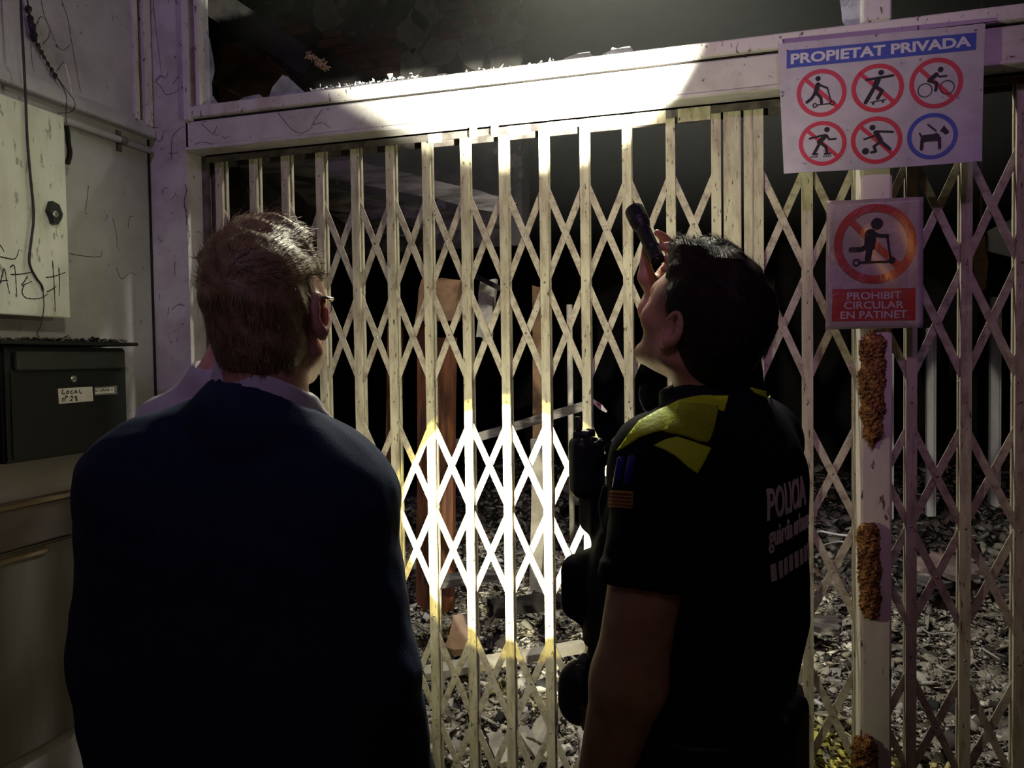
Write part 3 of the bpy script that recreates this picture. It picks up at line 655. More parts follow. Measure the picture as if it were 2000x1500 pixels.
def body_sdf(sk):
    """skin of one whole figure from its skeleton dict"""
    T, H, HR = sk['T'], sk['head'], sk['HR']; w = sk.get('bulk', 1.)
    def f(p):
        d = head_sdf((p - H) @ HR)
        tor = sunion([ell(p, sk['chest'], V(.155, .105, .20) * w, T), ell(p, sk['waist'], V(.140, .098, .17) * w, T), ell(p, sk['pelvis'], V(.155, .108, .14) * w, T),
                      cap(p, sk['shL'], sk['shR'], .058), cap(p, sk['neck'], sk['shL'], .042, .046), cap(p, sk['neck'], sk['shR'], .042, .046)], .06)
        d = smin(d, cap(p, sk['neck'], H + HR @ V(0, -.028, -.035), .058, .056), .028)
        d = smin(d, tor, .035)
        arms = 1e3
        for s in 'LR':
            a = sunion([cap(p, sk['sh' + s], sk['el' + s], sk['ra'][0], sk['ra'][1]), cap(p, sk['el' + s], sk['wr' + s], sk['ra'][2], sk['ra'][3])], .025)
            for i, c in enumerate(sk['hand' + s]): a = smin(a, cap(p, *c), .011 if i in (0, 4, 8, 12, 16, 17) else .004)
            arms = np.minimum(arms, a)
        d = smin(d, arms, .03)
        leg = 1e3
        for s in 'LR':
            l = sunion([cap(p, sk['hip' + s], sk['kn' + s], .082, .056), cap(p, sk['kn' + s], sk['an' + s], .055, .038), cap(p, sk['an' + s] - ZZ * .03, sk['toe' + s], .038, .030)], .03); leg = np.minimum(leg, l)
        return smin(d, leg, .04)
    return f
def torso_frame(face): y = unit(face); x = unit(np.cross(y, ZZ)); return np.stack([x, y, ZZ], 1)
def leg_joints(sk, T, base, hip_z, spread=.09):
    x, y = T[:, 0], T[:, 1]
    for s, k in (('L', -1), ('R', 1)):
        sk['hip' + s] = base + x * k * spread + ZZ * hip_z; sk['kn' + s] = base + x * k * spread * 1.05 + y * .02 + ZZ * hip_z * .53
        sk['an' + s] = base + x * k * spread * 1.1 + ZZ * .075; sk['toe' + s] = base + x * k * spread * 1.3 + y * .17 + ZZ * .030
def trousers_sdf(sk, extra=.018, top=.0):
    T = sk['T']
    def f(p):
        d = ell(p, sk['pelvis'], V(.165, .120, .15) * sk.get('bulk', 1.) + extra * .3, T)
        leg = 1e3
        for s in 'LR': leg = np.minimum(leg, sunion([cap(p, sk['hip' + s], sk['kn' + s], .088 + extra, .066 + extra), cap(p, sk['kn' + s], sk['an' + s], .066 + extra, .060 + extra)], .03))
        d = smin(d, leg, .05) + .004 * wob(p, 32, 4)
        d = smax(d, p[:, 2] - (sk['pelvis'][2] + top), .01); return smax(d, .05 - p[:, 2], .01)
    return f
def shoes(root, sk, m):
    for s in 'LR':
        a, t = sk['an' + s], sk['toe' + s]; hl = a - unit(t - a) * V(1, 1, 0) * .05
        f = lambda p: smax(smin(cap(p, V(hl[0], hl[1], .045), V(t[0], t[1], .035), .048, .045), cap(p, a, a + ZZ * .03, .05), .03), -p[:, 2], .004)
        lo, hi = bounds([a, t, hl], .09); lo[2] = -.02; new('shoe', polygonize(f, lo, hi, .009), m, root, smooth=True)
def eyes(root, sk):
    for s in (-1, 1):
        c = sk['head'] + sk['HR'] @ V(s * .032, .0855, .014); bm = bmesh.new(); bmesh.ops.create_uvsphere(bm, u_segments=14, v_segments=8, radius=.0108); v, f = out(bm)
        new('eye', (v + c, f), EYEM, root, smooth=True)
        g = unit(sk['HR'] @ V(0, 1, .05)); new('iris', lathe(c + g * .0098, g, [(0, .0052), (.0012, .004)], 12), INK, root)
SRF = {}

# ------------------------------------------------------------------ man in the navy jacket (seen from behind)
k = {}
k['T'] = T = torso_frame(DIR(.03, 1, 0)); k['head'] = Hd = PD(526, 624, 1.10)
k['HR'] = rot_from(DIR(.08, 1, .12), unit(DIR(-.05, 0, 1)))
k['neck'] = PD(503, 800, 1.085)
mid = PD(470, 900, 1.10)
k['shL'] = PD(280, 962, 1.10); k['shR'] = PD(672, 978, 1.10)
k['chest'] = PD(470, 1020, 1.13); k['waist'] = PD(480, 1230, 1.13); k['pelvis'] = PD(488, 1450, 1.12)
k['elL'] = PD(226, 1285, 1.09); k['wrL'] = k['elL'] + DIR(.10, .21, -.06)
k['elR'] = PD(732, 1310, 1.08); k['wrR'] = k['elR'] + DIR(.03, .10, -.22)
k['ra'] = (.048, .040, .040, .027)
k['handL'] = hand_prims(k['wrL'], DIR(.45, .88, -.15), DIR(.6, -.2, -.7), 'L', (.5, .6, .4)); k['handR'] = hand_prims(k['wrR'], DIR(.05, .35, -.93), DIR(-.9, .2, 0), 'R', (.3, .4, .3))
base = V(k['pelvis'][0], k['pelvis'][1], 0); leg_joints(k, T, base, k['pelvis'][2] - .04)
p1 = empty('person', base, 'person in navy suit jacket with short light brown hair and glasses, back turned, hands down', 'person')
lo, hi = bounds([v for kk, v in k.items() if kk[:2] in ('he', 'sh', 'el', 'wr', 'to', 'an', 'pe')], .2); lo[2] = -.02
new('body', polygonize(body_sdf(k), lo, hi, .0055), SKIN1, p1, smooth=True); eyes(p1, k)
def hair1(p):
    q = (p - k['head']) @ k['HR']
    d = sunion([ell(q, (0, -.016, .045), (.0765, .102, .094)), ell(q, (0, -.028, -.015), (.066, .078, .085)), ell(q, (0, .025, .075), (.066, .066, .070))], .02)
    top = np.clip((q[:, 2] - .07) / .05, 0, 1); d = d + (.0035 + .005 * top) * wob(q, 70, 3) + .0016 * wob(q, 190, 8)
    return smax(d, (hairline(q, -.098) - q[:, 2]) * .75, .008)
hs = polygonize(hair1, k['head'] - .17, k['head'] + .17, .004)
hr = new('hair', hs, HAIR1, p1, smooth=True)
up1 = lambda c, N, r: k['HR'] @ V(.35, .9, .15) if ((c - k['head']) @ k['HR'])[2] > .05 else k['HR'] @ V(.1, -.2, -1)
new('strands', strands(hs, 5200, .030, .0006, up1, 2, lambda c, N: ((c - k['head']) @ k['HR'])[:, 2] > -.075, .35), HAIR1, hr)
def jacket(p):
    T = k['T']
    tor = sunion([rbox(p, k['chest'] + DIR(0, -.005, -.045), (.195, .125, .20), .10, T), rbox(p, k['waist'], (.190, .125, .20), .10, T), rbox(p, k['pelvis'] + DIR(0, 0, .02), (.205, .138, .2), .10, T)], .08)
    yk = sunion([cap(p, k['shL'], k['shR'], .072), cap(p, k['neck'] + DIR(0, 0, .0), k['shL'] + ZZ * .012, .050, .066), cap(p, k['neck'], k['shR'] + ZZ * .010, .046, .064)], .04)
    d = smin(tor, yk, .06)
    for s in 'LR':
        dd = unit(k['wr' + s] - k['el' + s]); fo = smax(cap(p, k['el' + s], k['wr' + s], .062, .046), (p - k['wr' + s]) @ dd + .01, .004)
        a = smin(cap(p, k['sh' + s], k['el' + s], .070, .062), fo, .02)
        d = smin(d, a, .018)
    fold = wob(p * V(1, 1, .45), 26, 12); d = d + .0045 * fold + .002 * wob(p, 60, 9)
    d = smax(d, -(cap(p, k['neck'] + DIR(0, .008, -.045), k['head'] + DIR(0, .03, -.05), .0655, .070)), .004)
    d = smax(d, k['pelvis'][2] - .19 - p[:, 2], .006)
    return d
def jcollar(p):
    a, b = k['neck'] + DIR(0, .0, -.02), k['neck'] + DIR(.012, .012, .022)
    d = cap(p, a, b, .096, .078); d = np.maximum(d, -cap(p, a - ZZ * .05, b + ZZ * .06, .079, .064))
    up_ = (p - k['neck'] - ZZ * .020) @ unit(DIR(.31, .30, .90)); d = smax(d, up_, .006)
    return d
lo, hi = bounds([k['shL'], k['shR'], k['elL'], k['elR'], k['wrL'], k['wrR'], k['neck'], k['pelvis'] - ZZ * .2, k['pelvis'] + DIR(0, .18, 0), k['pelvis'] - DIR(0, .18, 0)], .13)
js = polygonize(lambda p: smin(jacket(p), jcollar(p), .008), lo, hi, .006)
new('jacket', js, NAVY, p1, smooth=True)
def scollar(p):
    a, b = k['neck'] + DIR(.002, .004, -.02), k['neck'] + DIR(.016, .014, .080)
    d = cap(p, a, b, .079, .070); d = np.maximum(d, -cap(p, a - ZZ * .05, b + ZZ * .05, .070, .060))
    d = smax(d, (p - k['neck'] - ZZ * .046) @ unit(DIR(.31, .25, .90)), .004)
    # collar leaf folded down on the right side
    wing = cap(p, k['neck'] + DIR(.066, .005, .012), k['neck'] + DIR(.090, .045, -.026), .012, .011); wing2 = cap(p, k['neck'] + DIR(-.066, .02, .035), k['neck'] + DIR(-.085, .06, -.015), .012, .011)
    return smin(np.minimum(d, wing2), wing, .012)
new('shirt_collar', polygonize(scollar, k['neck'] - .17, k['neck'] + .17, .0032), SHIRTW, p1, smooth=True, label='white shirt collar')
new('trousers', polygonize(trousers_sdf(k, .02, .05), *bounds([k['pelvis'] + ZZ * .12, k['anL'], k['anR']], .22), .009), DARKC, p1, smooth=True); shoes(p1, k, SHOE)
gl = []
for s in (-1, 1):
    gl.append(tube([k['head'] + k['HR'] @ V(*q) for q in ((s * .085, -.010, .026), (s * .083, .04, .022), (s * .062, .100, .018))], .0022, 6))
    gl.append(tube([k['head'] + k['HR'] @ V(s * .034 + .023 * math.cos(a), .112, .010 + .018 * math.sin(a)) for a in np.linspace(0, 6.283, 17)], .0016, 6))
gl.append(tube([k['head'] + k['HR'] @ V(x, .116, .014) for x in (-.010, 0, .010)], .0016, 6))
new('glasses', join(*gl), LOCKM, p1, smooth=True)
K1 = k

# ------------------------------------------------------------------ person in the pale shirt, mostly hidden beyond the jacket
k = {}
k['T'] = T = torso_frame(DIR(.5, 1, 0)); k['head'] = PD(490, 615, 1.72); k['HR'] = rot_from(DIR(.55, 1, .05))
k['neck'] = PD(444, 742, 1.71); k['shL'] = PD(334, 832, 1.80); k['shR'] = PD(560, 850, 1.60)
k['chest'] = PD(446, 960, 1.71); k['waist'] = PD(446, 1100, 1.71); k['pelvis'] = PD(446, 1250, 1.71)
k['elL'] = PD(325, 1080, 1.86); k['wrL'] = k['elL'] + DIR(.03, .06, -.24)
k['elR'] = PD(588, 1060, 1.56); k['wrR'] = T2 - T2DIR * .075 + DIR(-.07, -.06, -.035)
k['ra'] = (.047, .039, .039, .027)
k['handL'] = hand_prims(k['wrL'], DIR(0, .1, -1), DIR(1, 0, 0), 'L', (.3, .4, .3)); k['handR'] = hand_prims(k['wrR'], unit(T2 - T2DIR * .06 - k['wrR']), DIR(-.5, .8, .1), 'R', (.9, 1.1, .7))
base = V(k['pelvis'][0], k['pelvis'][1], 0); leg_joints(k, T, base, k['pelvis'][2] - .05)
p2 = empty('person', base, 'person in pale grey shirt almost wholly hidden beyond the navy jacket shoulder', 'person')
lo, hi = bounds([v for kk, v in k.items() if kk[:2] in ('he', 'sh', 'el', 'wr', 'to', 'an', 'pe')], .2); lo[2] = -.02
new('body', polygonize(body_sdf(k), lo, hi, .008), SKIN1, p2, smooth=True); eyes(p2, k)
def hair2(p):
    q = (p - k['head']) @ k['HR']; d = ell(q, (0, -.016, .045), (.080, .104, .094)) + .003 * wob(q, 80, 3); return smax(d, (hairline(q) - q[:, 2]) * .75, .008)
new('hair', polygonize(hair2, k['head'] - .16, k['head'] + .16, .007), HAIR2, p2, smooth=True)
def shirt2(p):
    d = sunion([rbox(p, k['chest'], (.18, .125, .18), .10, k['T']), rbox(p, k['waist'], (.17, .12, .2), .10, k['T']), rbox(p, k['pelvis'] + ZZ * .04, (.175, .125, .15), .10, k['T']), cap(p, k['shL'], k['shR'], .066),
                cap(p, k['neck'], k['shL'], .068, .062), cap(p, k['neck'], k['shR'], .068, .062)], .05)
    for s in 'LR':
        fo = smax(cap(p, k['el' + s], k['wr' + s], .055, .042), (p - k['wr' + s]) @ unit(k['wr' + s] - k['el' + s]) + .02, .004); a = smin(cap(p, k['sh' + s], k['el' + s], .064, .056), fo, .02); d = smin(d, a, .02)
    d = d + .004 * wob(p, 34, 5); d = smax(d, -cap(p, k['neck'] + ZZ * .035, k['head'], .067), .004); return smax(d, k['pelvis'][2] - .1 - p[:, 2], .006)
lo, hi = bounds([k['shL'], k['shR'], k['elL'], k['elR'], k['wrL'], k['wrR'], k['neck'], k['pelvis'] - ZZ * .1], .2)
new('shirt', polygonize(shirt2, lo, hi, .009), SHIRTG, p2, smooth=True)
new('trousers', polygonize(trousers_sdf(k, .018, .0), *bounds([k['pelvis'] + ZZ * .1, k['anL'], k['anR']], .22), .01), DARKC, p2, smooth=True); shoes(p2, k, SHOE)
def torch(name, tip, d, label, L=.155, R=.019):
    t = empty(name, tip - d * L, label, 'torch'); a = tip - d * L
    new('barrel', lathe(a, d, [(0, R * .68), (.004, R * .72), (.03, R * .72), (.032, R * .66), (.036, R * .72), (L * .56, R * .74), (L * .60, R * .70), (L * .66, R * .80)], 24), RUBBER, t, smooth=False)
    new('head', lathe(a, d, [(L * .64, R * .80), (L * .72, R * .97), (L * .74, R * .93), (L * .77, R * 1.0), (L * .95, R * 1.02), (L - .001, R * 1.0), (L - .001, R * .82), (L - .006, R * .80)], 28), RUBBER, t)
    new('lens', lathe(a, d, [(L - .008, R * .80), (L - .0065, R * .80)], 24), LENS, t)
    new('switch', lathe(a, -d, [(0, R * .5), (.004, R * .45)], 16), RUBBER, t); return t
torch('torch', T2, T2DIR, 'second black torch, held low by the pale shirted person, lighting the gate', .13)

# ------------------------------------------------------------------ police officer with the raised torch
k = {'bulk': 1.06}
AZ = RAD(38); TF = DIR(-math.cos(AZ), math.sin(AZ)); TL = DIR(-math.sin(AZ), -math.cos(AZ))      # facing, own left
k['T'] = T = torso_frame(TF)
HA, HP = RAD(53), RAD(27); k['head'] = PD(1366, 640, 1.30); k['HR'] = rot_from(DIR(-math.cos(HA) * math.cos(HP), math.sin(HA) * math.cos(HP), math.sin(HP)))
k['neck'] = PD(1398, 800, 1.34)
k['shL'] = PD(1298, 915, 1.18); k['shR'] = PD(1478, 862, 1.47)
k['chest'] = PD(1372, 1040, 1.34); k['waist'] = PD(1345, 1230, 1.34); k['pelvis'] = PD(1345, 1420, 1.34)
k['elL'] = PD(1228, 1330, 1.15); k['wrL'] = PD(1158, 1590, 1.22)
k['elR'] = PD(1405, 775, 1.74); k['wrR'] = PD(1277, 606, 1.63)
k['ra'] = (.060, .053, .056, .034)
k['handL'] = hand_prims(k['wrL'], DIR(-.2, .25, -.94), DIR(.4, .9, 0), 'L', (.35, .45, .35))
TD = 1.615
hp = lambda *a: PD(a[0], a[1], TD + (a[2] if len(a) > 2 else 0))
def chain(pts, rs): return [(pts[i], pts[i + 1], rs[i], rs[i + 1]) for i in range(len(pts) - 1)]
k['handR'] = [(k['wrR'], hp(1284, 560, .012), .024, .026), (hp(1284, 560, .012), hp(1300, 535, .022), .022, .018), (hp(1284, 560, .012), hp(1306, 520, .024), .020, .014), (hp(1278, 570, .0), hp(1262, 540, -.008), .020, .0165)] \
    + chain([hp(1262, 542, -.008), hp(1261, 512, -.012), hp(1263, 480, -.012)], [.0155, .0118, .0095]) \
    + chain([hp(1312, 505, .020), hp(1322, 492, .006), hp(1306, 483, -.020), hp(1281, 481, -.026)], [.0105, .0098, .0092, .0076]) \
    + chain([hp(1312, 500, .026), hp(1312, 478, .014), hp(1296, 464, .004), hp(1284, 455, -.004)], [.0105, .0098, .0092, .0078]) \
    + chain([hp(1308, 520, .028), hp(1326, 512, .012), hp(1316, 507, -.014), hp(1296, 505, -.022)], [.0105, .0098, .0090, .0076]) \
    + chain([hp(1304, 538, .026), hp(1322, 532, .012), hp(1312, 527, -.010), hp(1296, 525, -.018)], [.0100, .0090, .0082, .0070])
base = V(k['pelvis'][0], k['pelvis'][1], 0); leg_joints(k, T, base, k['pelvis'][2] - .03, .10)
p3 = empty('person', base, 'police officer in black polo with fluorescent yellow shoulders looking up, torch raised', 'person')
lo, hi = bounds([v for kk, v in k.items() if kk[:2] in ('he', 'sh', 'el', 'wr', 'to', 'an', 'pe')], .2); lo[2] = -.02
bs = polygonize(body_sdf(k), lo, hi, .0042)
q = (bs[0] - k['head']) @ k['HR']
st = np.clip((-.018 - q[:, 2] + .30 * (q[:, 1] - .02)) / .03, 0, 1) * np.clip((q[:, 1] - .000) / .03, 0, 1) * (np.linalg.norm(q, axis=1) < .16) * np.clip((q[:, 2] + .125) / .03, 0, 1)
side = np.clip((q[:, 2] - .0) / .02, 0, 1) * np.clip((.052 - q[:, 1]) / .012, 0, 1) * (np.linalg.norm(q, axis=1) < .16) * (np.abs(q[:, 0]) < .079)
sp = np.random.default_rng(3).uniform(.55, 1.1, len(q)); st = np.clip(st * sp * .75, 0, .8)
cc = 1 - st[:, None] * V(.62, .66, .66) - side[:, None] * V(.45, .5, .5)
new('body', bs, SKIN2, p3, smooth=True, cols=np.clip(cc, .05, 1)); eyes(p3, k)
def hair3(p):
    q = (p - k['head']) @ k['HR']
    d = sunion([ell(q, (0, -.017, .047), (.081, .107, .093)), ell(q, (0, -.045, .0), (.066, .074, .085)), ell(q, (0, .045, .100), (.052, .055, .040))], .03)
    top = np.clip((q[:, 2] - .075) / .04, 0, 1); d = d + (.0015 + .0065 * top) * wob(q * V(1, .5, 1), 85, 13) + .001 * wob(q, 220, 8)
    return smax(d, (hairline(q, -.085) - .004 - q[:, 2]) * .75, .006)
hs = polygonize(hair3, k['head'] - .18, k['head'] + .18, .0038)
hr = new('hair', hs, HAIR2, p3, smooth=True)
fl3 = lambda c, N, r: k['HR'] @ (V(-.3, .75, .75) if ((c - k['head']) @ k['HR'])[2] > .085 else V(.0, -.5, -1))
new('strands', strands(hs, 5000, .030, .0006, fl3, 5, lambda c, N: ((c - k['head']) @ k['HR'])[:, 2] > -.03, .3), HAIR2, hr)
def torso3(p, o=0.):
    T = k['T']
    return sunion([rbox(p, k['chest'] - ZZ * .03 - TF * .022, V(.180, .135, .225) + o, .11 + o, T), rbox(p, k['waist'], V(.166, .136, .20) + o, .115 + o, T), rbox(p, k['pelvis'] + ZZ * .03, V(.172, .148, .16) + o, .115 + o, T),
                   cap(p, k['shL'], k['shR'], .066 + o), cap(p, k['neck'] - ZZ * .015, k['shL'] + ZZ * .008, .056 + o, .062 + o), cap(p, k['neck'] - ZZ * .015, k['shR'] + ZZ * .008, .056 + o, .060 + o)], .07)
hem = k['shL'] + (k['elL'] - k['shL']) * .545; hemd = unit(k['elL'] - k['shL'])
hemR = k['shR'] + (k['elR'] - k['shR']) * .6
def shirt3(p):
    d = torso3(p)
    a = cap(p, k['shL'], k['elL'], .074, .066); a = smax(a, (p - hem) @ unit(hemd + DIR(.06, 0, 0)), .004); a = smin(a, smax(np.abs(cap(p, k['shL'], k['elL'], .076, .068)) - .0025, np.abs((p - hem) @ hemd + .012) - .012, .002), .003)
    d = smin(d, a, .028)
    a = cap(p, k['shR'], k['elR'], .074, .066); a = smax(a, (p - hemR) @ unit(k['elR'] - k['shR']), .004); d = smin(d, a, .028)
    d = d + (.0042 * wob(p * V(1, 1, .5), 28, 21) + .002 * wob(p, 62, 19)) * np.clip(.35 + ((p - k['chest']) @ TF + .08) * 10, .35, 1)
    d = smax(d, -cap(p, k['neck'] - ZZ * .03, k['head'] + DIR(0, 0, -.03), .066, .072), .004)
    c0, c1 = k['neck'] + DIR(-.004, 0, -.035), k['neck'] + DIR(-.010, .0, .064); cn = unit(DIR(-.34, .05, 1))
    col = cap(p, c0, c1, .094, .088); col = np.maximum(col, -cap(p, c0 - ZZ * .04, c1 + ZZ * .05, .080, .071)); col = smax(col, (p - c1) @ cn + .000, .005)
    d = smin(d, col, .012)
    return smax(d, k['pelvis'][2] - .02 - p[:, 2], .006)
lo, hi = bounds([k['shL'], k['shR'], hem, hemR, k['neck'], k['pelvis'], k['pelvis'] + TF * .2, k['pelvis'] - TF * .2, k['chest'] - TF * .16, k['chest'] + TF * .16], .12)
ss = polygonize(shirt3, lo, hi, .0055)
new('polo_shirt', ss, POLO, p3, smooth=True)
BV = BVHTree.FromPolygons([Vector(v) for v in ss[0]], [list(map(int, f)) for f in ss[1]])
def vest3(p):
    d = torso3(p, .016) + .004 * wob(p * V(1, 1, .6), 30, 31)
    fr = (p - k['chest']) @ TF
    d = smax(d, -(fr - .045), .02)
    d = smin(d, rbox(p, k['waist'] + TF * .165 + TL * .05 + ZZ * .07, (.075, .035, .060), .03, k['T']), .03)
    d = smin(d, rbox(p, PD(1180, 952, 1.38), (.038, .05, .088), .025, torso_frame(DIR(-.3, 1, 0))), .03); d = smax(d, p[:, 2] - (k['neck'][2] - .125), .02); return smax(d, k['waist'][2] - .055 - p[:, 2] + .25 * np.abs((p - k['chest']) @ TL), .02)
new('vest', polygonize(vest3, *bounds([k['chest'] + TF * .25, k['chest'] - TF * .05, k['chest'] + TL * .22, k['chest'] - TL * .22, k['chest'] + ZZ * .3, k['waist'] - ZZ * .1], .06), .007), VEST, p3, smooth=True, label='black load-carrying vest front')
new('trousers', polygonize(trousers_sdf(k, .022, .05), *bounds([k['pelvis'] + ZZ * .12, k['anL'], k['anR']], .25), .009), DARKC, p3, smooth=True); shoes(p3, k, SHOE)
beltf = lambda p: smax(torso3(p, .014), np.abs(p[:, 2] - (k['pelvis'][2] + .045)) - .024, .004)
new('duty_belt', polygonize(beltf, *bounds([k['pelvis'] + ZZ * .045 + TF * s1 * .2 + TL * s2 * .22 for s1 in (-1, 1) for s2 in (-1, 1)], .05), .007), RUBBER, p3, smooth=True)
# gear on the back of the belt (bulge at the right hip)
new('belt_pouch', polygonize(lambda p: rbox(p, k['pelvis'] - TF * .175 + TL * .02 + ZZ * .03, (.05, .03, .075), .02, k['T']), *bounds([k['pelvis'] - TF * .175], .14), .007), RUBBER, p3, smooth=True)
# draped cloth: a 2-D outline cut fine, dropped onto the shirt along rays
def drape(poly, rayfn, step, offs, th, faces=None, bv=None):
    bm = bmesh.new()
    if faces is None:
        bm.faces.new([bm.verts.new((a, b, 0)) for a, b in poly])
    else:
        vs = [bm.verts.new((a, b, 0)) for a, b in poly]
        for f in faces:
            try: bm.faces.new([vs[i] for i in f])
            except ValueError: pass
    xs = [v.co.x for v in bm.verts]; ys = [v.co.y for v in bm.verts]
    for ax, (a, b) in enumerate(((min(xs), max(xs)), (min(ys), max(ys)))):
        for s in np.arange(a + step, b, step):
            co = (s, 0, 0) if ax == 0 else (0, s, 0); no = (1, 0, 0) if ax == 0 else (0, 1, 0)
            bmesh.ops.bisect_plane(bm, geom=bm.verts[:] + bm.edges[:] + bm.faces[:], plane_co=co, plane_no=no)
    bad = []
    inner = {}
    for v in bm.verts:
        o, d = rayfn(v.co.x, v.co.y); hit, n, i, t = (bv or BV).ray_cast(Vector(o), Vector(d).normalized())
        if hit is None: bad.append(v); continue
        if n.dot(Vector(d)) > 0: n = -n
        inner[v] = hit + n * offs; v.co = hit + n * (offs + th)
    bmesh.ops.delete(bm, geom=bad, context='VERTS')
    ed = [e for e in bm.edges if len(e.link_faces) == 1]; low = {}
    for v in list(bm.verts): low[v] = bm.verts.new(inner[v]) if v in inner else None
    for e in ed:
        f = e.link_faces[0]; a, b = e.verts
        if low.get(a) and low.get(b):
            try: bm.faces.new([a, b, low[b], low[a]])
            except ValueError: pass
    bmesh.ops.delete(bm, geom=[v for v in bm.verts if not v.link_faces], context='VERTS')
    bmesh.ops.recalc_face_normals(bm, faces=bm.faces[:]); return out(bm)
camray = lambda a, b: (CAM, ray(a, b))
q7 = lambda L: [(1080 + a / 3.572, 760 + b / 3.572) for a, b in L]
new('shoulder_panel', drape(q7([(462, 438), (540, 330), (610, 238), (740, 165), (880, 108), (905, 115), (860, 200), (790, 290), (700, 310), (600, 345), (540, 390)]), camray, 5, .002, .004), HIVIS, p3, smooth=True, label='fluorescent yellow front shoulder panel')
new('shoulder_panel', drape(q7([(880, 128), (1000, 135), (1140, 148), (1105, 280), (1062, 384), (1010, 375), (900, 335), (770, 310), (830, 240)]), camray, 5, .004, .005), HIVISV, p3, smooth=True, label='fuzzy fluorescent square patch')
new('shoulder_panel', drape(q7([(800, 142), (880, 100), (1000, 68), (1120, 55), (1216, 50), (1205, 100), (1186, 164), (1140, 146), (1000, 132), (880, 126)]), camray, 5, .002, .004), HIVIS, p3, smooth=True)
new('shoulder_panel', drape(q7([(708, 402), (780, 365), (860, 345), (960, 375), (1086, 420), (1040, 510), (995, 588), (930, 540), (850, 470), (780, 430)]), camray, 5, .002, .004), HIVIS, p3, smooth=True)
new('shoulder_panel', drape([(1462, 757), (1480, 762), (1500, 768), (1508, 778), (1490, 777), (1470, 768)], camray, 5, .002, .004), HIVIS, p3, smooth=True)
fl = [(1196, 957), (1238, 960), (1236, 992), (1192, 990)]
def quad_uv(c, u, v): a = np.array(c, float); return tuple((a[0] * (1 - u) + a[1] * u) * (1 - v) + (a[3] * (1 - u) + a[2] * u) * v)
fp = new('flag_patch', drape(fl, camray, 6, .001, .003), FLAGY, p3, label='yellow and dark red striped flag patch')
for i in range(4):
    a, b = (2 * i + 1) / 9, (2 * i + 2) / 9
    new('stripe', drape([quad_uv(fl, *t) for t in ((0.02, a), (.98, a), (.98, b), (0.02, b))], camray, 6, .003, .0022), FLAGR, fp)
# lettering on the back
def text_mesh(s, size, bold=0., sx=1.):
    cu = bpy.data.curves.new('t', 'FONT'); cu.body = s; cu.size = size; cu.offset = bold; cu.resolution_u = 3
    o = bpy.data.objects.new('t', cu); me = bpy.data.meshes.new_from_object(o)
    v = np.array([tuple(x.co) for x in me.vertices])[:, :2] * V(sx, 1); f = [list(p.vertices) for p in me.polygons]
    bpy.data.objects.remove(o); bpy.data.curves.remove(cu); bpy.data.meshes.remove(me); return v, f
def hit_px(px, py):
    h = BV.ray_cast(Vector(CAM), Vector(ray(px, py)).normalized())[0]; return np.array(h) if h else None
BX = -TL                                           # reading direction across the back
h0 = hit_px(1497, 985)
backray = lambda u, v: (h0 - TF * 1. + BX * u + ZZ * v, TF)
def print_back(name, s, size, u0, v0, width, bold=.0):
    v, f = text_mesh(s, size, bold); v[:, 0] *= width / v[:, 0].max(); v[:, 0] -= v[:, 0].min()
    new(name, drape(v + V(u0, v0), backray, .012, .0012, .0012, f), RETRO, p3)
print_back('back_lettering', 'POLICIA', .068, 0, -.024, .168, .0012)
print_back('back_lettering', 'guàrdia urbana', .046, .004, -.066, .178, .0006)
for i in range(8):
    a = .006 + .024 * i; new('check_square', drape([(a, -.094 - .022 * (i % 1)), (a + .014, -.094), (a + .014, -.120), (a, -.120)], backray, .01, .0012, .0012), RETRO, p3)
# straps, buckles, radio holster, pens, pouch
def px3(pts, D, dd=.0): return [PD(a, b, D + dd * i) for i, (a, b) in enumerate(pts)]
RH = 1.36
hol = new('radio_holster', polygonize(lambda p: smax(rbox(p, PD(1146, 912, RH), (.030, .026, .056), .018, torso_frame(DIR(-.3, 1, 0))), -rbox(p, PD(1152, 858, RH), (.014, .016, .02), .006), .004), *bounds([PD(1146, 912, RH)], .09), .004), RUBBER, p3, smooth=True)
tube_ = lambda pts, r, D: tube(smooth_line([PD(a, b, D) for a, b in pts], 5), r, 8)
new('strap', join(bar(PD(1176, 872, RH), PD(1206, 850, RH - .04), .018, .005), bar(PD(1180, 900, RH), PD(1215, 870, RH - .05), .020, .005)), VEST, p3)
bk = [(1195, 862), (1218, 831), (1236, 836), (1232, 846), (1212, 872)]
new('buckle', join(slab(px3([(1194, 862), (1199, 866), (1224, 838), (1219, 832)], 1.30), FH, .004), slab(px3([(1207, 873), (1212, 872), (1238, 840), (1233, 836)], 1.30), FH, .004), slab(px3([(1219, 832), (1224, 838), (1234, 843), (1236, 836)], 1.30), FH, .004), slab(px3([(1194, 862), (1208, 873), (1211, 868), (1199, 857)], 1.30), FH, .004)), GREYP, p3)
new('strap', bar(PD(1205, 868, 1.31), PD(1170, 915, 1.34), .022, .004), VEST, p3)
new('zip_cord', tube_([(1250, 755), (1249, 775), (1256, 795), (1264, 805)], .0012, 1.27), GREYP, p3); new('zip_cord', tube_([(1178, 950), (1170, 985), (1172, 1010), (1178, 1040)], .0012, 1.26), GREYP, p3)
rd = empty('radio', PD(1130, 870, RH), 'black handheld radio with stubby antenna in the chest holster', 'radio')
new('body', polygonize(lambda p: rbox(p, PD(1138, 872, RH), (.016, .013, .030), .006), *bounds([PD(1138, 872, RH)], .05), .004), RUBBER, rd, smooth=True)
new('antenna', tube([PD(1135, 868, RH), PD(1131, 840, RH), PD(1127, 814, RH)], [.0062, .0062, .0054], 12), RUBBER, rd, smooth=True)
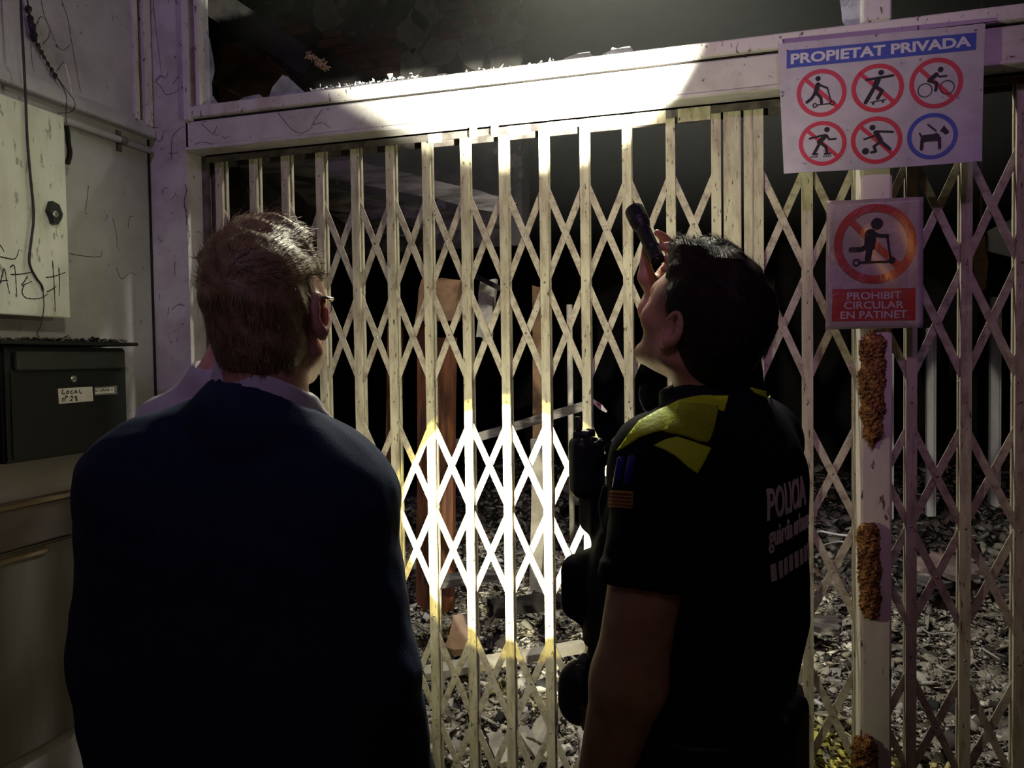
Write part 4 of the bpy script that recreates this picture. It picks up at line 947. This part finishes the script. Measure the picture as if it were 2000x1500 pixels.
new('knob', lathe(PD(1153, 852, RH), ZZ, [(0, .009), (.010, .009), (.014, .006)], 16), RUBBER, rd, smooth=True)
for nm_, (a, b), lab in (('pen', ((1203, 952), (1214, 893)), 'dark blue pen nearer the vest in the sleeve pocket'), ('pen', ((1223, 948), (1236, 890)), 'bright blue pen at the right in the sleeve pocket')):
    ha, hb = hit_px(*a), hit_px(*b); out_ = unit(CAM - ha) * .007; A_, B_ = ha + out_, hb + out_
    t = empty('pen', A_, lab, 'pen', 'pens in the sleeve pocket'); new('barrel', tube([A_, A_ + (B_ - A_) * .5, A_ + (B_ - A_) * .93, B_], [.0058, .0062, .0062, .0036], 12), PENB, t, smooth=True)
    new('clip', bar(A_ + (B_ - A_) * .35 + out_ * .8, A_ + (B_ - A_) * .9 + out_ * .8, .003, .0015), PENB, t)
pc = PD(1128, 1345, 1.33)
pch = new('side_pouch', polygonize(lambda p: smin(ell(p, pc + DIR(0, 0, -.0), (.034, .032, .052)), ell(p, pc + DIR(.006, 0, -.03), (.034, .030, .034)), .02) + .002 * wob(p, 60, 2), *bounds([pc], .1), .004), RUBBER, p3, smooth=True, label='rounded black pouch at the front of the belt')
new('flap', slab(px3([(1122, 1312), (1126, 1300), (1146, 1295), (1156, 1300), (1152, 1322), (1134, 1324)], 1.31), FH, .006), GREYP, pch, label='grey flap')
new('knob', polygonize(lambda p: ell(p, PD(1141, 1288, 1.32), (.012, .012, .011)), *bounds([PD(1141, 1288, 1.32)], .03), .003), GREYP, pch, smooth=True)
new('tab', slab(px3([(1148, 1296), (1154, 1284), (1180, 1280), (1180, 1292)], 1.31), FH, .004), PALEB, pch)
TAIL = PD(1292, 535, 1.575)
torch('torch', T1, T1DIR, 'black torch raised in the officer hand, shining up at the lintel', .155, .0205)
K3 = k

# ------------------------------------------------------------------ square post, foam, signs
S('trim_15', bx(XPL, XPR, -.028, .07, 0, 2.30, .006), POSTM)
def foam(pts, w, seed, label):
    P = [FY(a, b, -.028) for a, b in pts]
    lo, hi = bounds(P, .06)
    def f(p):
        d = sunion([cap(p, P[i], P[i + 1], w[i], w[i + 1]) for i in range(len(P) - 1)], .01)
        d = d + .004 * wob(p, 120, seed) + .0042 * wob(p, 330, seed + 1) + .0035 * wob(p, 620, seed + 2)
        return np.maximum(d, p[:, 1] + .026)
    fv_, ff_ = polygonize(f, lo, hi, .0027); fv_ = fv_ + np.random.default_rng(seed).normal(0, .0016, fv_.shape) * V(1, .0, 1) - np.abs(np.random.default_rng(seed + 1).normal(0, .0025, (len(fv_), 1))) * V(0, 1, 0) * (fv_[:, 1:2] < -.03)
    return new('foam_strip', (fv_, ff_), FOAM, smooth=False, label=label, cat='foam', group='foam strips on the post')
foam([(1704, 672), (1702, 740), (1703, 800), (1704, 845), (1702, 868)], [.031, .029, .027, .021, .008], 4, 'long tapering crumbly brown foam strip just below the laminated notice')
foam([(1694, 1040), (1696, 1110), (1699, 1190)], [.026, .026, .024], 14, 'straight crumbly brown foam strip at mid height on the post')
foam([(1688, 1456), (1686, 1500), (1684, 1580)], [.030, .032, .030], 24, 'lowest crumbly brown foam strip on the post')

# flat print helpers --------------------------------------------------------------
def seg2(a, b, w, n=7):
    a = V(*a); b = V(*b); d = b - a; an = math.atan2(d[1], d[0]); p = []
    for i in range(n): t = an + math.pi / 2 + math.pi * i / (n - 1); p.append(a + w / 2 * V(math.cos(t), math.sin(t)))
    for i in range(n): t = an - math.pi / 2 + math.pi * i / (n - 1); p.append(b + w / 2 * V(math.cos(t), math.sin(t)))
    return np.array(p), [list(range(len(p)))]
def disc2(c, r, n=20): t = np.linspace(0, 2 * math.pi, n, endpoint=False); return np.stack([c[0] + r * np.cos(t), c[1] + r * np.sin(t)], 1), [list(range(n))]
def ring2(c, r, w, n=40):
    t = np.linspace(0, 2 * math.pi, n, endpoint=False); o = np.stack([np.cos(t), np.sin(t)], 1); c = np.asarray(c, float)
    return np.vstack([c + o * r, c + o * (r - w)]), [[i, (i + 1) % n, n + (i + 1) % n, n + i] for i in range(n)]
def poly2(p): return np.array(p, float), [list(range(len(p)))]
def join2(L):
    vs, fs, n = [], [], 0
    for v, f in L: vs.append(v); fs += [[i + n for i in q] for q in f]; n += len(v)
    return np.concatenate(vs), fs
def path2(pts, w): return [seg2(pts[i], pts[i + 1], w) for i in range(len(pts) - 1)]
FIG = {
 'scooter': [disc2((-.12, .61), .105)] + path2([(-.13, .36), (-.24, .0)], .19) + path2([(-.1, .36), (.24, .18)], .08) + path2([(-.27, .0), (-.4, -.2), (-.6, -.34)], .12) + path2([(-.19, 0), (-.03, -.2), (-.01, -.42)], .12) + path2([(.24, .2), (.37, -.40)], .05) + path2([(-.2, -.49), (.3, -.47)], .05) + [ring2((-.28, -.5), .1, .045, 18), ring2((.42, -.45), .1, .045, 18)],
 'skateboard': [disc2((.14, .62), .11)] + path2([(-.42, .37), (.58, .46)], .10) + path2([(.02, .36), (-.08, .1)], .22) + path2([(-.08, .08), (.18, -.13), (0, -.43)], .13) + path2([(-.14, 0), (-.46, -.56)], .15) + path2([(-.27, -.57), (.3, -.5)], .04) + [disc2((-.17, -.63), .045), disc2((.2, -.585), .045)],
 'bicycle': [disc2((.16, .52), .105)] + path2([(0, .34), (-.25, .12)], .17) + path2([(0, .35), (.13, .24), (.38, .25)], .07) + path2([(-.25, .12), (.03, -.02), (-.01, -.28)], .115) + [ring2((-.41, -.25), .28, .035, 30), ring2((.41, -.2), .28, .035, 30)],
 'skates': [disc2((.2, .6), .115)] + path2([(.12, .32), (-.14, .06)], .2) + path2([(.03, .36), (-.53, .25)], .09) + path2([(.2, .32), (.28, .16), (.55, .17)], .085) + path2([(-.13, 0), (-.36, -.42)], .13) + path2([(-.08, .03), (.14, -.17), (.17, -.45)], .13) + path2([(-.42, -.46), (-.24, -.47)], .09) + path2([(.08, -.47), (.30, -.47)], .09) + [disc2((x, -.58), .032, 10) for x in (-.5, -.42, -.34, -.26, .04, .13, .22, .31)],
 'ball': [disc2((-.15, .54), .115)] + path2([(-.02, .32), (.16, -.03)], .2) + path2([(.05, .37), (.63, .3)], .09) + path2([(-.1, .18), (-.47, .07)], .08) + path2([(.08, -.13), (-.1, -.26), (-.03, -.47), (-.2, -.5)], .11) + path2([(.18, -.08), (.5, -.4)], .14) + [disc2((-.43, -.44), .14)],
 'dog': [poly2([(-.46, .06), (.12, .10), (.34, -.08), (.34, -.3), (.2, -.22), (-.25, -.22), (-.46, -.3)])] + path2([(.28, -.1), (.29, -.52)], .13) + path2([(-.40, -.15), (-.42, -.52)], .14) + [poly2([(.30, .20), (.46, .44), (.50, .34), (.66, .14), (.62, .06), (.48, .04), (.42, .12)])] + path2([(-.43, .02), (-.5, .16)], .07) + path2([(.14, .08), (.24, .02)], .1) + path2([(-.17, .51), (.14, .22)], .07)}
def sheet(corn, nu, nv, warp, th, y):
    """bent sheet: corners (TL,TR,BR,BL) as sightings on plane y; returns a mapper and a builder"""
    TLc, TRc, BRc, BLc = [FY(a, b, y) for a, b in corn]
    def Smap(u, v, off=0.):
        P = (BLc * (1 - u) + BRc * u) * (1 - v) + (TLc * (1 - u) + TRc * u) * v; return P + V(0, -(warp(u, v) + off), 0)
    g = [[Smap(i / nu, j / nv, d) for i in range(nu + 1) for j in range(nv + 1)] for d in (th, 0)]
    n1 = (nu + 1) * (nv + 1); idx = lambda i, j: i * (nv + 1) + j; fs = []
    for i in range(nu):
        for j in range(nv):
            q = [idx(i, j), idx(i + 1, j), idx(i + 1, j + 1), idx(i, j + 1)]; fs += [q, [a + n1 for a in q[::-1]]]
    rim = [idx(i, 0) for i in range(nu)] + [idx(nu, j) for j in range(nv)] + [idx(i, nv) for i in range(nu, 0, -1)] + [idx(0, j) for j in range(nv, 0, -1)]
    fs += [[rim[i], n1 + rim[i], n1 + rim[(i + 1) % len(rim)], rim[(i + 1) % len(rim)]] for i in range(len(rim))]
    Wd, Hg = np.linalg.norm(BRc - BLc), np.linalg.norm(TLc - BLc)
    def inv(px, py):
        u, v = .5, .5
        for _ in range(12):
            e = np.array(proj(Smap(u, v))) - V(px, py); du = (np.array(proj(Smap(u + .01, v))) - np.array(proj(Smap(u, v)))) / .01; dv = (np.array(proj(Smap(u, v + .01))) - np.array(proj(Smap(u, v)))) / .01
            s = np.linalg.solve(np.stack([du, dv], 1), e); u -= s[0]; v -= s[1]
        return u, v
    return Smap, (g[0] + g[1], fs), Wd, Hg, inv
def printed(Smap, uv, faces, off, step=.06):
    bm = bmesh.new(); vs = [bm.verts.new((a, b, 0)) for a, b in uv]
    for f in faces:
        try: bm.faces.new([vs[i] for i in f])
        except ValueError: pass
    for ax in (0, 1):
        c = [v.co[ax] for v in bm.verts]
        for s in np.arange(math.ceil(min(c) / step) * step, max(c), step):
            co = [0, 0, 0]; co[ax] = s; no = [0, 0, 0]; no[ax] = 1
            bmesh.ops.bisect_plane(bm, geom=bm.verts[:] + bm.edges[:] + bm.faces[:], plane_co=co, plane_no=no)
    for v in bm.verts: v.co = Vector(Smap(v.co.x, v.co.y, off))
    ex = bmesh.ops.extrude_face_region(bm, geom=bm.faces[:])
    for v in ex['geom']:
        if isinstance(v, bmesh.types.BMVert): v.co.y -= .0003
    return out(bm)
# large property sign
wp = lambda u, v: .004 + .018 * (1 - v) ** 2 * (.6 + .4 * math.cos(6 * u)) + .006 * math.sin(u * 3.1) * (1 - v) + .008 * max(0, u - .85) * 4 * (1 - v)
Sm, svf, Wd, Hg, inv = sheet([(1519, 88), (1923, 48), (1911, 320), (1530, 343)], 24, 18, wp, .003, -.030)
sg = empty('property_sign', Sm(.5, 0), 'large white sign with blue PROPIETAT PRIVADA band and six round pictograms', 'sign')
new('panel', svf, SIGNW, sg, smooth=False)
Q1 = lambda a, b: (1480 + a / 3.846, b / 3.846)
bd = [inv(*Q1(*p)) for p in ((218, 385), (1640, 248), (1636, 378), (215, 517))]
band = new('title_band', printed(Sm, bd, [[3, 2, 1, 0]], .0034), SIGNB, sg)
def place_text(Smap, s, quad, bold, parent, off, mtl=SIGNT, name='lettering'):
    v, f = text_mesh(s, 1., bold); v = (v - v.min(0)) / (v.max(0) - v.min(0)); q = np.array(quad)      # TL TR BR BL
    uv = [(q[3] * (1 - a) + q[2] * a) * (1 - b) + (q[0] * (1 - a) + q[1] * a) * b for a, b in v]
    return new(name, printed(Smap, uv, f, off), mtl, parent)
place_text(Sm, 'PROPIETAT', [inv(*Q1(*p)) for p in ((247, 408), (958, 338), (955, 418), (247, 488))], .035, band, .0038)
place_text(Sm, 'PRIVADA', [inv(*Q1(*p)) for p in ((998, 334), (1600, 272), (1600, 352), (998, 412))], .035, band, .0038)
def pictogram(Smap, inv, c, rpx, kind, par, blue=False, ringw=.18, slash=True, white=SIGNW, red=SIGNR):
    u0, v0 = inv(*c); du = inv(c[0] + 1, c[1]); dv = inv(c[0], c[1] - 1)
    ru, rv = abs(du[0] - u0) * rpx[0], abs(dv[1] - v0) * rpx[1]
    tr = lambda L: ([(u0 + a * ru, v0 + b * rv) for a, b in L[0]], L[1])
    rg = new('ring', printed(Smap, *tr(ring2((0, 0), 1, ringw)), .0034), SIGNB if blue else red, par, label='blue ring' if blue else 'red prohibition ring')
    if slash: new('slash', printed(Smap, *tr(seg2((-.62, .62), (.62, -.62), .16)), .0034), red, rg)
    new('figure', printed(Smap, *tr(join2(FIG[kind])), .0039), INK, rg)
    return rg
for (cx, cy), r_p, kd in (((477, 702), (188, 180), 'scooter'), ((897, 665), (198, 183), 'skateboard'), ((1336, 628), (202, 190), 'bicycle'), ((485, 1080), (180, 168), 'skates'), ((889, 1056), (194, 178), 'ball'), ((1308, 1026), (191, 174), 'dog')):
    pictogram(Sm, inv, Q1(cx, cy), (r_p[0] / 3.846, r_p[1] / 3.846), kd, sg, kd == 'dog', slash=kd != 'dog')
for px, py in ((1538, 100), (1905, 60), (1711, 70), (1528, 188)):
    u, v = inv(px, py); c = Sm(u, v, .003); new('screw', lathe(c, V(0, -1, 0), [(0, .003), (.0015, .002)], 8), DARKM, sg)
# laminated notice on the post
wp2 = lambda u, v: .003 + .004 * math.sin(u * 5 + v * 3) * (1 - u) + .010 * (1 - u) ** 2 * (1 - v) + .004 * math.sin(v * 9) * (1 - u) ** 2
Sn, nvf, Wn, Hn, inv2 = sheet([(1614, 393), (1803, 385), (1802, 640), (1611, 644)], 18, 22, wp2, .0012, -.036)
nt_ = empty('laminated_notice', Sn(.5, 0), 'small laminated white notice with red scooter ban circle and PROHIBIT CIRCULAR EN PATINET', 'sign')
new('sheet', nvf, SHEETW, nt_, smooth=True)
Q2 = lambda a, b: (1560 + a / 4.545, 340 + b / 4.545)
FIG['push'] = [disc2((.05, .50), .145)] + path2([(-.10, .24), (-.12, -.05)], .27) + path2([(-.05, .28), (.10, .20), (.30, .19)], .085) + path2([(-.16, -.05), (-.32, -.13), (-.58, -.13)], .12) + path2([(-.12, -.1), (-.16, -.38)], .16) + path2([(.30, .19), (.38, -.36)], .05) + path2([(-.38, -.46), (.34, -.46)], .05) + [ring2((-.44, -.46), .1, .045, 18), disc2((.42, -.43), .085)]
pictogram(Sn, inv2, Q2(672, 620), (368 / 4.545, 354 / 4.545), 'push', nt_, ringw=.2, red=SHEETR)
bq = [inv2(*Q2(*p)) for p in ((298, 1022), (1036, 1010), (1034, 1298), (293, 1308))]
bn2 = new('text_band', printed(Sn, bq, [[3, 2, 1, 0]], .0016), SHEETR, nt_)
for s, qd in (('PROHIBIT', ((428, 1050), (912, 1040), (912, 1106), (428, 1116))), ('CIRCULAR', ((402, 1132), (932, 1124), (932, 1190), (402, 1200))), ('EN PATINET', ((370, 1220), (962, 1208), (962, 1276), (370, 1286)))):
    place_text(Sn, s, [inv2(*Q2(*p)) for p in qd], .012, bn2, .0020)
fm = Sn(0, 0); fv, ff = nvf
new('plastic_film', (np.array([Sn(i / 18 * .86 - .01, j / 22, .0030 + .003 * abs(math.sin(i * 2.1 + j * 1.3)) * (1 - i / 18)) for i in range(19) for j in range(23)]), [[i * 23 + j, (i + 1) * 23 + j, (i + 1) * 23 + j + 1, i * 23 + j + 1] for i in range(18) for j in range(22)]), FILM, nt_, smooth=True, label='glossy wrinkled plastic film')

# ------------------------------------------------------------------ burnt interior
def hgt(x, y):
    return .05 + .05 * np.sin(x * 2.1 + 1) * np.sin(y * 1.7) + .05 * np.sin(x * 4.3 + y * 2.2) ** 2 + .10 * np.clip((y - 3.) / 3, 0, 1) * (1 + np.sin(x * 1.3 + 2)) + .16 * np.exp(-((x + .9) ** 2 + (y - 2.4) ** 2) / .8) + .10 * np.exp(-((x - .1) ** 2 + (y - 2.1) ** 2) / .5)
gx, gy_ = np.meshgrid(np.linspace(-2.88, 5.18, 163), np.linspace(.26, 8.17, 161), indexing='ij')
r_ = np.random.default_rng(9); gz = hgt(gx, gy_) + r_.normal(0, .012, gx.shape); gz = np.maximum(gz, .005)
idx = np.arange(gx.size).reshape(gx.shape); gf = np.stack([idx[:-1, :-1], idx[1:, :-1], idx[1:, 1:], idx[:-1, 1:]], -1).reshape(-1, 4)
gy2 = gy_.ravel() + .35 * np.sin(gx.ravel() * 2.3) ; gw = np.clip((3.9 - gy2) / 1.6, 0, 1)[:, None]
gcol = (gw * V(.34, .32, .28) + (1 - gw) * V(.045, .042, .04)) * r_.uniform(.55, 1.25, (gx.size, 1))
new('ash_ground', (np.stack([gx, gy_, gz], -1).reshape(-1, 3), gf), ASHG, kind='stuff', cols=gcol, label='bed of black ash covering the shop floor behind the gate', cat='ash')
def rubpos(ya, yb, xa, xb, lift):
    def f(r, n):
        y = ya + (yb - ya) * r.uniform(0, 1, n) ** 1.3; x = r.uniform(xa, xb, n); return np.stack([x, y, np.maximum(hgt(x, y), .01) + np.abs(r.normal(0, lift, n))], 1)
    return f
PAL = [[.66, .63, .58], [.56, .52, .46], [.46, .42, .36], [.30, .27, .24], [.10, .09, .085], [.04, .04, .04], [.55, .50, .38], [.72, .70, .66]]
PALD = [[.20, .19, .18], [.10, .09, .09], [.04, .04, .04], [.02, .02, .02], [.30, .28, .27], [.16, .11, .10]]
v, f, c = chips(52000, rubpos(.27, 3.3, -1.6, 3.0, .008), .0035, .015, .22, 21, PAL)
v2, f2, c2 = chips(3500, rubpos(.27, 3.3, -1.6, 3.0, .015), .015, .042, .14, 31, PAL)
v, f, c = np.vstack([v, v2]), np.vstack([f, f2 + len(v)]), np.vstack([c, c2])
rim_tint = np.clip((1.05 + .25 * np.sin(v[:, 0] * 3.) - v[:, 1]) / .25, 0, 1)[:, None] * np.clip((v[:, 0] - .3) / .3, 0, 1)[:, None]
c = c * (1 - rim_tint) + c * V(1.05, .98, .26) * rim_tint        # yellow torch-rim light painted into the chip colours by the threshold
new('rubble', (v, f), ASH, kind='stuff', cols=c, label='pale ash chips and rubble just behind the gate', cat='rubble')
v, f, c = chips(22000, rubpos(2.6, 8.0, -2.8, 5.0, .02), .012, .055, .35, 22, PALD)
new('rubble', (v, f), ASH, kind='stuff', cols=c, label='dark charred rubble deeper inside the shop', cat='rubble')
def lying(pa, pb, za, zb, w, t, m, name, label, cat, seed=0, hint=None):
    A, B = FZ(*pa, za), FZ(*pb, zb); d = unit(B - A); s = unit(np.cross(d, ZZ)) * w / 2
    return tag(new(name, rough_slab([A - s, B - s, B + s, A + s], ZZ, t, w * .09, 5, seed), m), label, cat)
DB = 'fallen boards in the ash'
for a in ((( 826, 1322), (1142, 1268), .20, .22, .09, .03, PALEB, 'board', 'long pale board lying across the ash behind the middle bars', 'board', 1),
          ((960, 1195), (1100, 1180), .30, .30, .16, .04, CHAR, 'board', 'charred black board at the edge of the lit ash', 'board', 2),
          ((845, 1145), (985, 1128), .42, .36, .12, .04, GREYWOOD, 'board', 'scorched grey board lying beside the red brown boards', 'board', 3),
          ((1020, 1428), (1060, 1490), .14, .12, .05, .02, PALEB, 'board', 'narrow pale stick in the ash at the bottom middle', 'board', 4),
          ((965, 1440), (985, 1500), .14, .12, .06, .02, PALEB, 'board', 'short pale offcut left of the narrow stick', 'board', 5),
          ((1795, 1095), (1905, 1128), .30, .26, .35, .03, PINKB, 'board', 'wide pinkish scorched board among rubble right of the post', 'board', 6),
          ((1790, 1135), (1850, 1150), .24, .24, .10, .03, GREYWOOD, 'board', 'thin grey board just in front of the pinkish board', 'board', 7),
          ((1560, 1215), (1640, 1232), .22, .20, .18, .03, GREYWOOD, 'board', 'grey broken board in the ash left of the post', 'board', 8),
          ((1120, 960), (1150, 985), .35, .35, .3, .05, GREYWOOD, 'board', 'dark board leaning in far rubble beside the officer vest', 'board', 9)):
    lying(*a[:7], a[7], a[8], a[9], a[10])
A = FZ(898, 1268, .2)
tag(new('stone_slab', rough_slab([A + V(-.07, -.02, -.02), A + V(.08, -.04, -.02), A + V(.09, .05, .07), A + V(.03, .10, .12), A + V(-.05, .08, .10)], V(.1, -.4, .9), .04, .008, 3, 3), mat('dull_brown_stone', (.22, .14, .11), (.14, .09, .07), .8, scale=12, bump=.4)), 'dull brown rounded slab half buried in ash between two bars', 'slab')
A = FZ(1055, 1455, .12)
tag(new('plaster_chunk', rough_slab([A + V(-.05, -.02, 0), A + V(.05, -.05, .0), A + V(.06, .06, .03), A + V(-.01, .09, .04)], V(0, -.2, 1), .04, .008, 3, 8), PALEB), 'pale plaster chunk in the ash at the foot of the gate', 'plaster')
def wire(pts, r, m, label):
    return tag(new('wire', tube(smooth_line(pts, 6), r, 6), m, smooth=True), label, 'wire')
wire([FZ(a, b, .33) for a, b in [(1588, 1052), (1600, 1038), (1625, 1042), (1655, 1046), (1690, 1044)]], .008, COLW, 'white cable arching over rubble left of the post')
wire([FZ(a, b, .28) for a, b in [(1600, 1068), (1625, 1060), (1650, 1058), (1700, 1066)]], .005, COLW, 'thin pale wire lying below the white cable')
wire([FZ(a, b, .25) for a, b in [(1800, 1228), (1820, 1238), (1850, 1236), (1880, 1244)]], .004, COLW, 'thin pale wire in rubble right of the post')
# red-brown boards and grey panels standing behind the left bars
def stand(px0, px1, pt, pb_, y, th, m, name, label, cat, lean=0., group=None):
    a, b = FY(px0, pt, y), FY(px1, pt, y); c, d = FY(px1, pb_, y), FY(px0, pb_, y); sh = V(lean, 0, 0)
    z0_ = float(hgt(a[0], y)) - .02 if pb_ > 650 and name == 'plank' else min(c[2], d[2])
    P = [V(a[0], y, a[2]) + sh, V(b[0], y, b[2]) + sh, V(b[0] - .01, y - .1, z0_), V(a[0] - .0, y - .1, z0_)]
    return tag(new(name, rough_slab(P[::-1], V(0, 1, 0), th, .008, 4, int(px0)), m), label, cat, group)
for a in ((755, 783, 640, 1130, 1.85, .04, REDWOOD, 'plank', 'dark red brown upright plank nearest the navy jacket', 'plank'),
          (815, 850, 620, 1100, 1.75, .04, REDWOOD, 'plank', 'tall red brown upright plank with curved edge behind the bars', 'plank'),
          (854, 888, 660, 1120, 1.78, .04, REDWOOD, 'plank', 'orange brown upright plank right of the tall red one', 'plank'),
          (1040, 1062, 560, 1010, 2.6, .05, BROWNW, 'plank', 'brown grey upright post left of the thin pale pole', 'plank'),
          (1038, 1066, 860, 1030, 2.0, .04, PALEB, 'plank', 'short pale upright panel at the right of the bright bars', 'plank')):
    stand(*a)
stand(822, 900, 545, 628, 1.76, .12, BROWNW, 'wooden_block', 'scorched orange brown block perched on top of the red planks', 'block')
stand(938, 968, 545, 660, 2.3, .05, PALEB, 'wall_fragment', 'flaking grey wall fragment behind the middle bars', 'wall piece')
A, B = FY(1112, 595, 2.4), FY(1112, 920, 2.4)
tag(new('pole', tube([V(A[0], 2.4, .08), V(A[0], 2.4, A[2])], .018, 10), PALEB, smooth=True), 'thin pale pole standing behind the gate left of the raised torch', 'pole')
for a, b, y, w, t, m, lb_, cat, sd in (((845, 880), (1150, 790), 1.835, .05, .03, GREYWOOD, 'scorched grey lath sloping up behind the lower bars', 'lath', 1), ((930, 540), (1000, 575), 2.2, .03, .03, CHAR, 'short black lath across the wall fragment', 'lath', 2)):
    tag(new('lath', bar(FY(*a, y), FY(*b, y), w, t, V(0, 1, 0)), m), lb_, cat)
# collapsed ceiling boards seen through the upper left of the gate
for i, (q, m, lb_) in enumerate((([(470, 292), (640, 296), (1010, 395), (1000, 420), (640, 350), (470, 330)], GREYWOOD, 'uppermost scorched ceiling board sagging behind the upper left bars'),
                               ([(560, 352), (760, 385), (985, 440), (930, 452), (760, 430), (600, 400)], GREYWOOD, 'lower scorched ceiling board hanging under the uppermost one'),
                               ([(640, 415), (800, 440), (840, 462), (700, 455)], GREYWOOD, 'smallest ceiling board hanging behind the left bars'))):
    P = [FY(a, b, 1.9 + .12 * i) for a, b in q]; tag(new('ceiling_board', rough_slab(P[::-1], V(0, 1, 0), .03, .012, 5, i), m), lb_, 'board')
# charred beam with snapped end, brown board below it, seen through the transom
P0, P1 = FY(395, -10, .75), FY(618, 138, .95)
bm_ = empty('charred_beam', P1, 'black charred roof beam with snapped pale end above the lintel', 'beam')
new('timber', bar(P0 - (P1 - P0) * .6, P1, .13, .16, V(0, 1, 0), .012), CHAR, bm_)
r2 = np.random.default_rng(4); sp_ = []
for i in range(90):
    t = r2.uniform(); c = FY(596 + 38 * t, 104 + 26 * t + r2.normal(0, 2.5), .86); sp_.append(bar(c, c + r2.normal(0, .009, 3) + V(.008, 0, -.006), .006, .005))
new('splinters', join(*sp_), mat('fresh_split_wood', (.60, .47, .26), (.42, .30, .14), .8, scale=30), bm_, kind='stuff')
P = [FY(a, b, 1.35) for a, b in [(415, 100), (470, 80), (560, 140), (545, 200), (430, 215)]]
tag(new('ceiling_board', rough_slab(P[::-1], V(0, 1, 0), .04, .01, 4, 2), BROWNW), 'brown scorched board below the charred beam', 'board')
tag(new('lath', bar(FY(400, 150, 1.36), FY(478, 192, 1.355), .016, .014, V(0, 1, 0)), mat('split_lath', (.34, .27, .15), (.18, .13, .07), .8, scale=30)), 'thin splintered lath in the lower left corner of the transom', 'lath')
# brick wall with flaking plaster above
WY = 2.6
wx0, wx1 = FY(520, 60, WY)[0], FY(1015, 60, WY)[0]
wi = S('wall_inner', bx(wx0 - .5, wx1, WY, WY + .2, 2.3, 4.6), SOOTW)
br = None; r3 = np.random.default_rng(12)
for px, py in [(735, 72), (757, 76), (742, 92), (765, 95), (700, 98), (720, 112), (742, 114), (765, 118), (690, 120), (708, 136), (732, 136), (758, 140), (640, 80), (662, 84), (650, 60), (900, 20), (905, 40), (880, 62), (770, 60), (676, 104), (892, 5), (560, 40), (590, 50), (575, 62), (940, 28), (955, 42)]:
    c = FY(px, py, WY); w, hh = .075, .028; z = round(c[2] / .062) * .062; x = c[0]
    if br is None: br = new('brick', bx(x - w, x + w, WY - .012, WY + .02, z - hh, z + hh, .004), BRICKM, wi); bx0, bz0 = x, z
    else: inst(br, wi, (x - bx0, r3.uniform(-.006, .006), z - bz0))
for i, (px, py, s) in enumerate([(805, 60, .13), (830, 25, .12), (860, 100, .14), (930, 100, .12), (985, 60, .14), (800, 130, .12), (920, 60, .1), (985, 120, .12), (640, 30, .14)]):
    c = FY(px, py, WY); t = np.linspace(0, 6.283, 12, endpoint=False); P = [c + V(s * math.cos(a) * r3.uniform(.5, 1.1), 0, s * 1.2 * math.sin(a) * r3.uniform(.5, 1.1)) for a in t]
    new('plaster_patch', slab(P, V(0, -1, 0), .008), mat('peeling_plaster', (.26, .24, .23), (.12, .11, .10), .9, scale=6, bump=.5) if i == 0 else bpy.data.materials['peeling_plaster'], wi)
# white posts and roof sheet far inside on the right
for px0, px1, pt, pb_, y, lb_ in ((1812, 1830, 640, 862, 5.2, 'shorter white post standing deep inside right of the notice'), (1937, 1956, 580, 1012, 5.6, 'tall white post standing deep inside near the right edge'), (1738, 1747, 690, 830, 5.0, 'thin dim white post half hidden by the gate right of the post')):
    a, b = FY(px0, pt, y), FY(px1, pb_, y)
    tag(new('white_post', join(bx(a[0], b[0] - .02, y, y + .08, max(.1, b[2] if px0 > 1900 else .1), a[2], .006), bx(b[0] - .035, b[0], y + .02, y + .07, .1, a[2], .004)), COLW), lb_, 'post')
P = [FY(a, b, 4.6) for a, b in [(1930, 450), (2010, 412), (2010, 500), (1990, 505), (1928, 490)]]
tag(new('roof_sheet', slab(P[::-1], V(0, 1, 0), .03), COLW), 'bent white roof sheet hanging inside at the far right', 'sheet')
P = [FY(a, b, 4.5) for a, b in [(1902, 470), (1926, 462), (1930, 560), (1912, 568), (1900, 540)]]
tag(new('insulation_flap', join(rough_slab(P[::-1], V(0, 1, 0), .05, .015, 4, 7), tube([V(P[1][0] - .03, 4.52, P[1][2] - .02), V(P[1][0] - .03, 4.52, 4.62)], .006, 6)), BROWNW), 'brown insulation flap hanging beside the white roof sheet', 'insulation')
bpy.data.objects['rubble']['label'] = 'pale ash chips and rubble just behind the gate'

# thin smoke still hanging in the shop behind the transom
hm = bpy.data.materials.new('smoke'); hm.use_nodes = True; nt = hm.node_tree; nt.nodes.clear()
ov = nt.nodes.new('ShaderNodeOutputMaterial'); vs_ = nt.nodes.new('ShaderNodeVolumeScatter'); vs_.inputs['Density'].default_value = .028; vs_.inputs['Color'].default_value = (.8, .82, .75, 1); vs_.inputs['Anisotropy'].default_value = .2
nt.links.new(vs_.outputs[0], ov.inputs['Volume'])
new('smoke_haze', bx(-1.25, 3.5, .26, 3.0, 2.30, 4.55), hm, kind='stuff', label='thin grey smoke drifting in the dark shop behind the broken transom', cat='smoke')
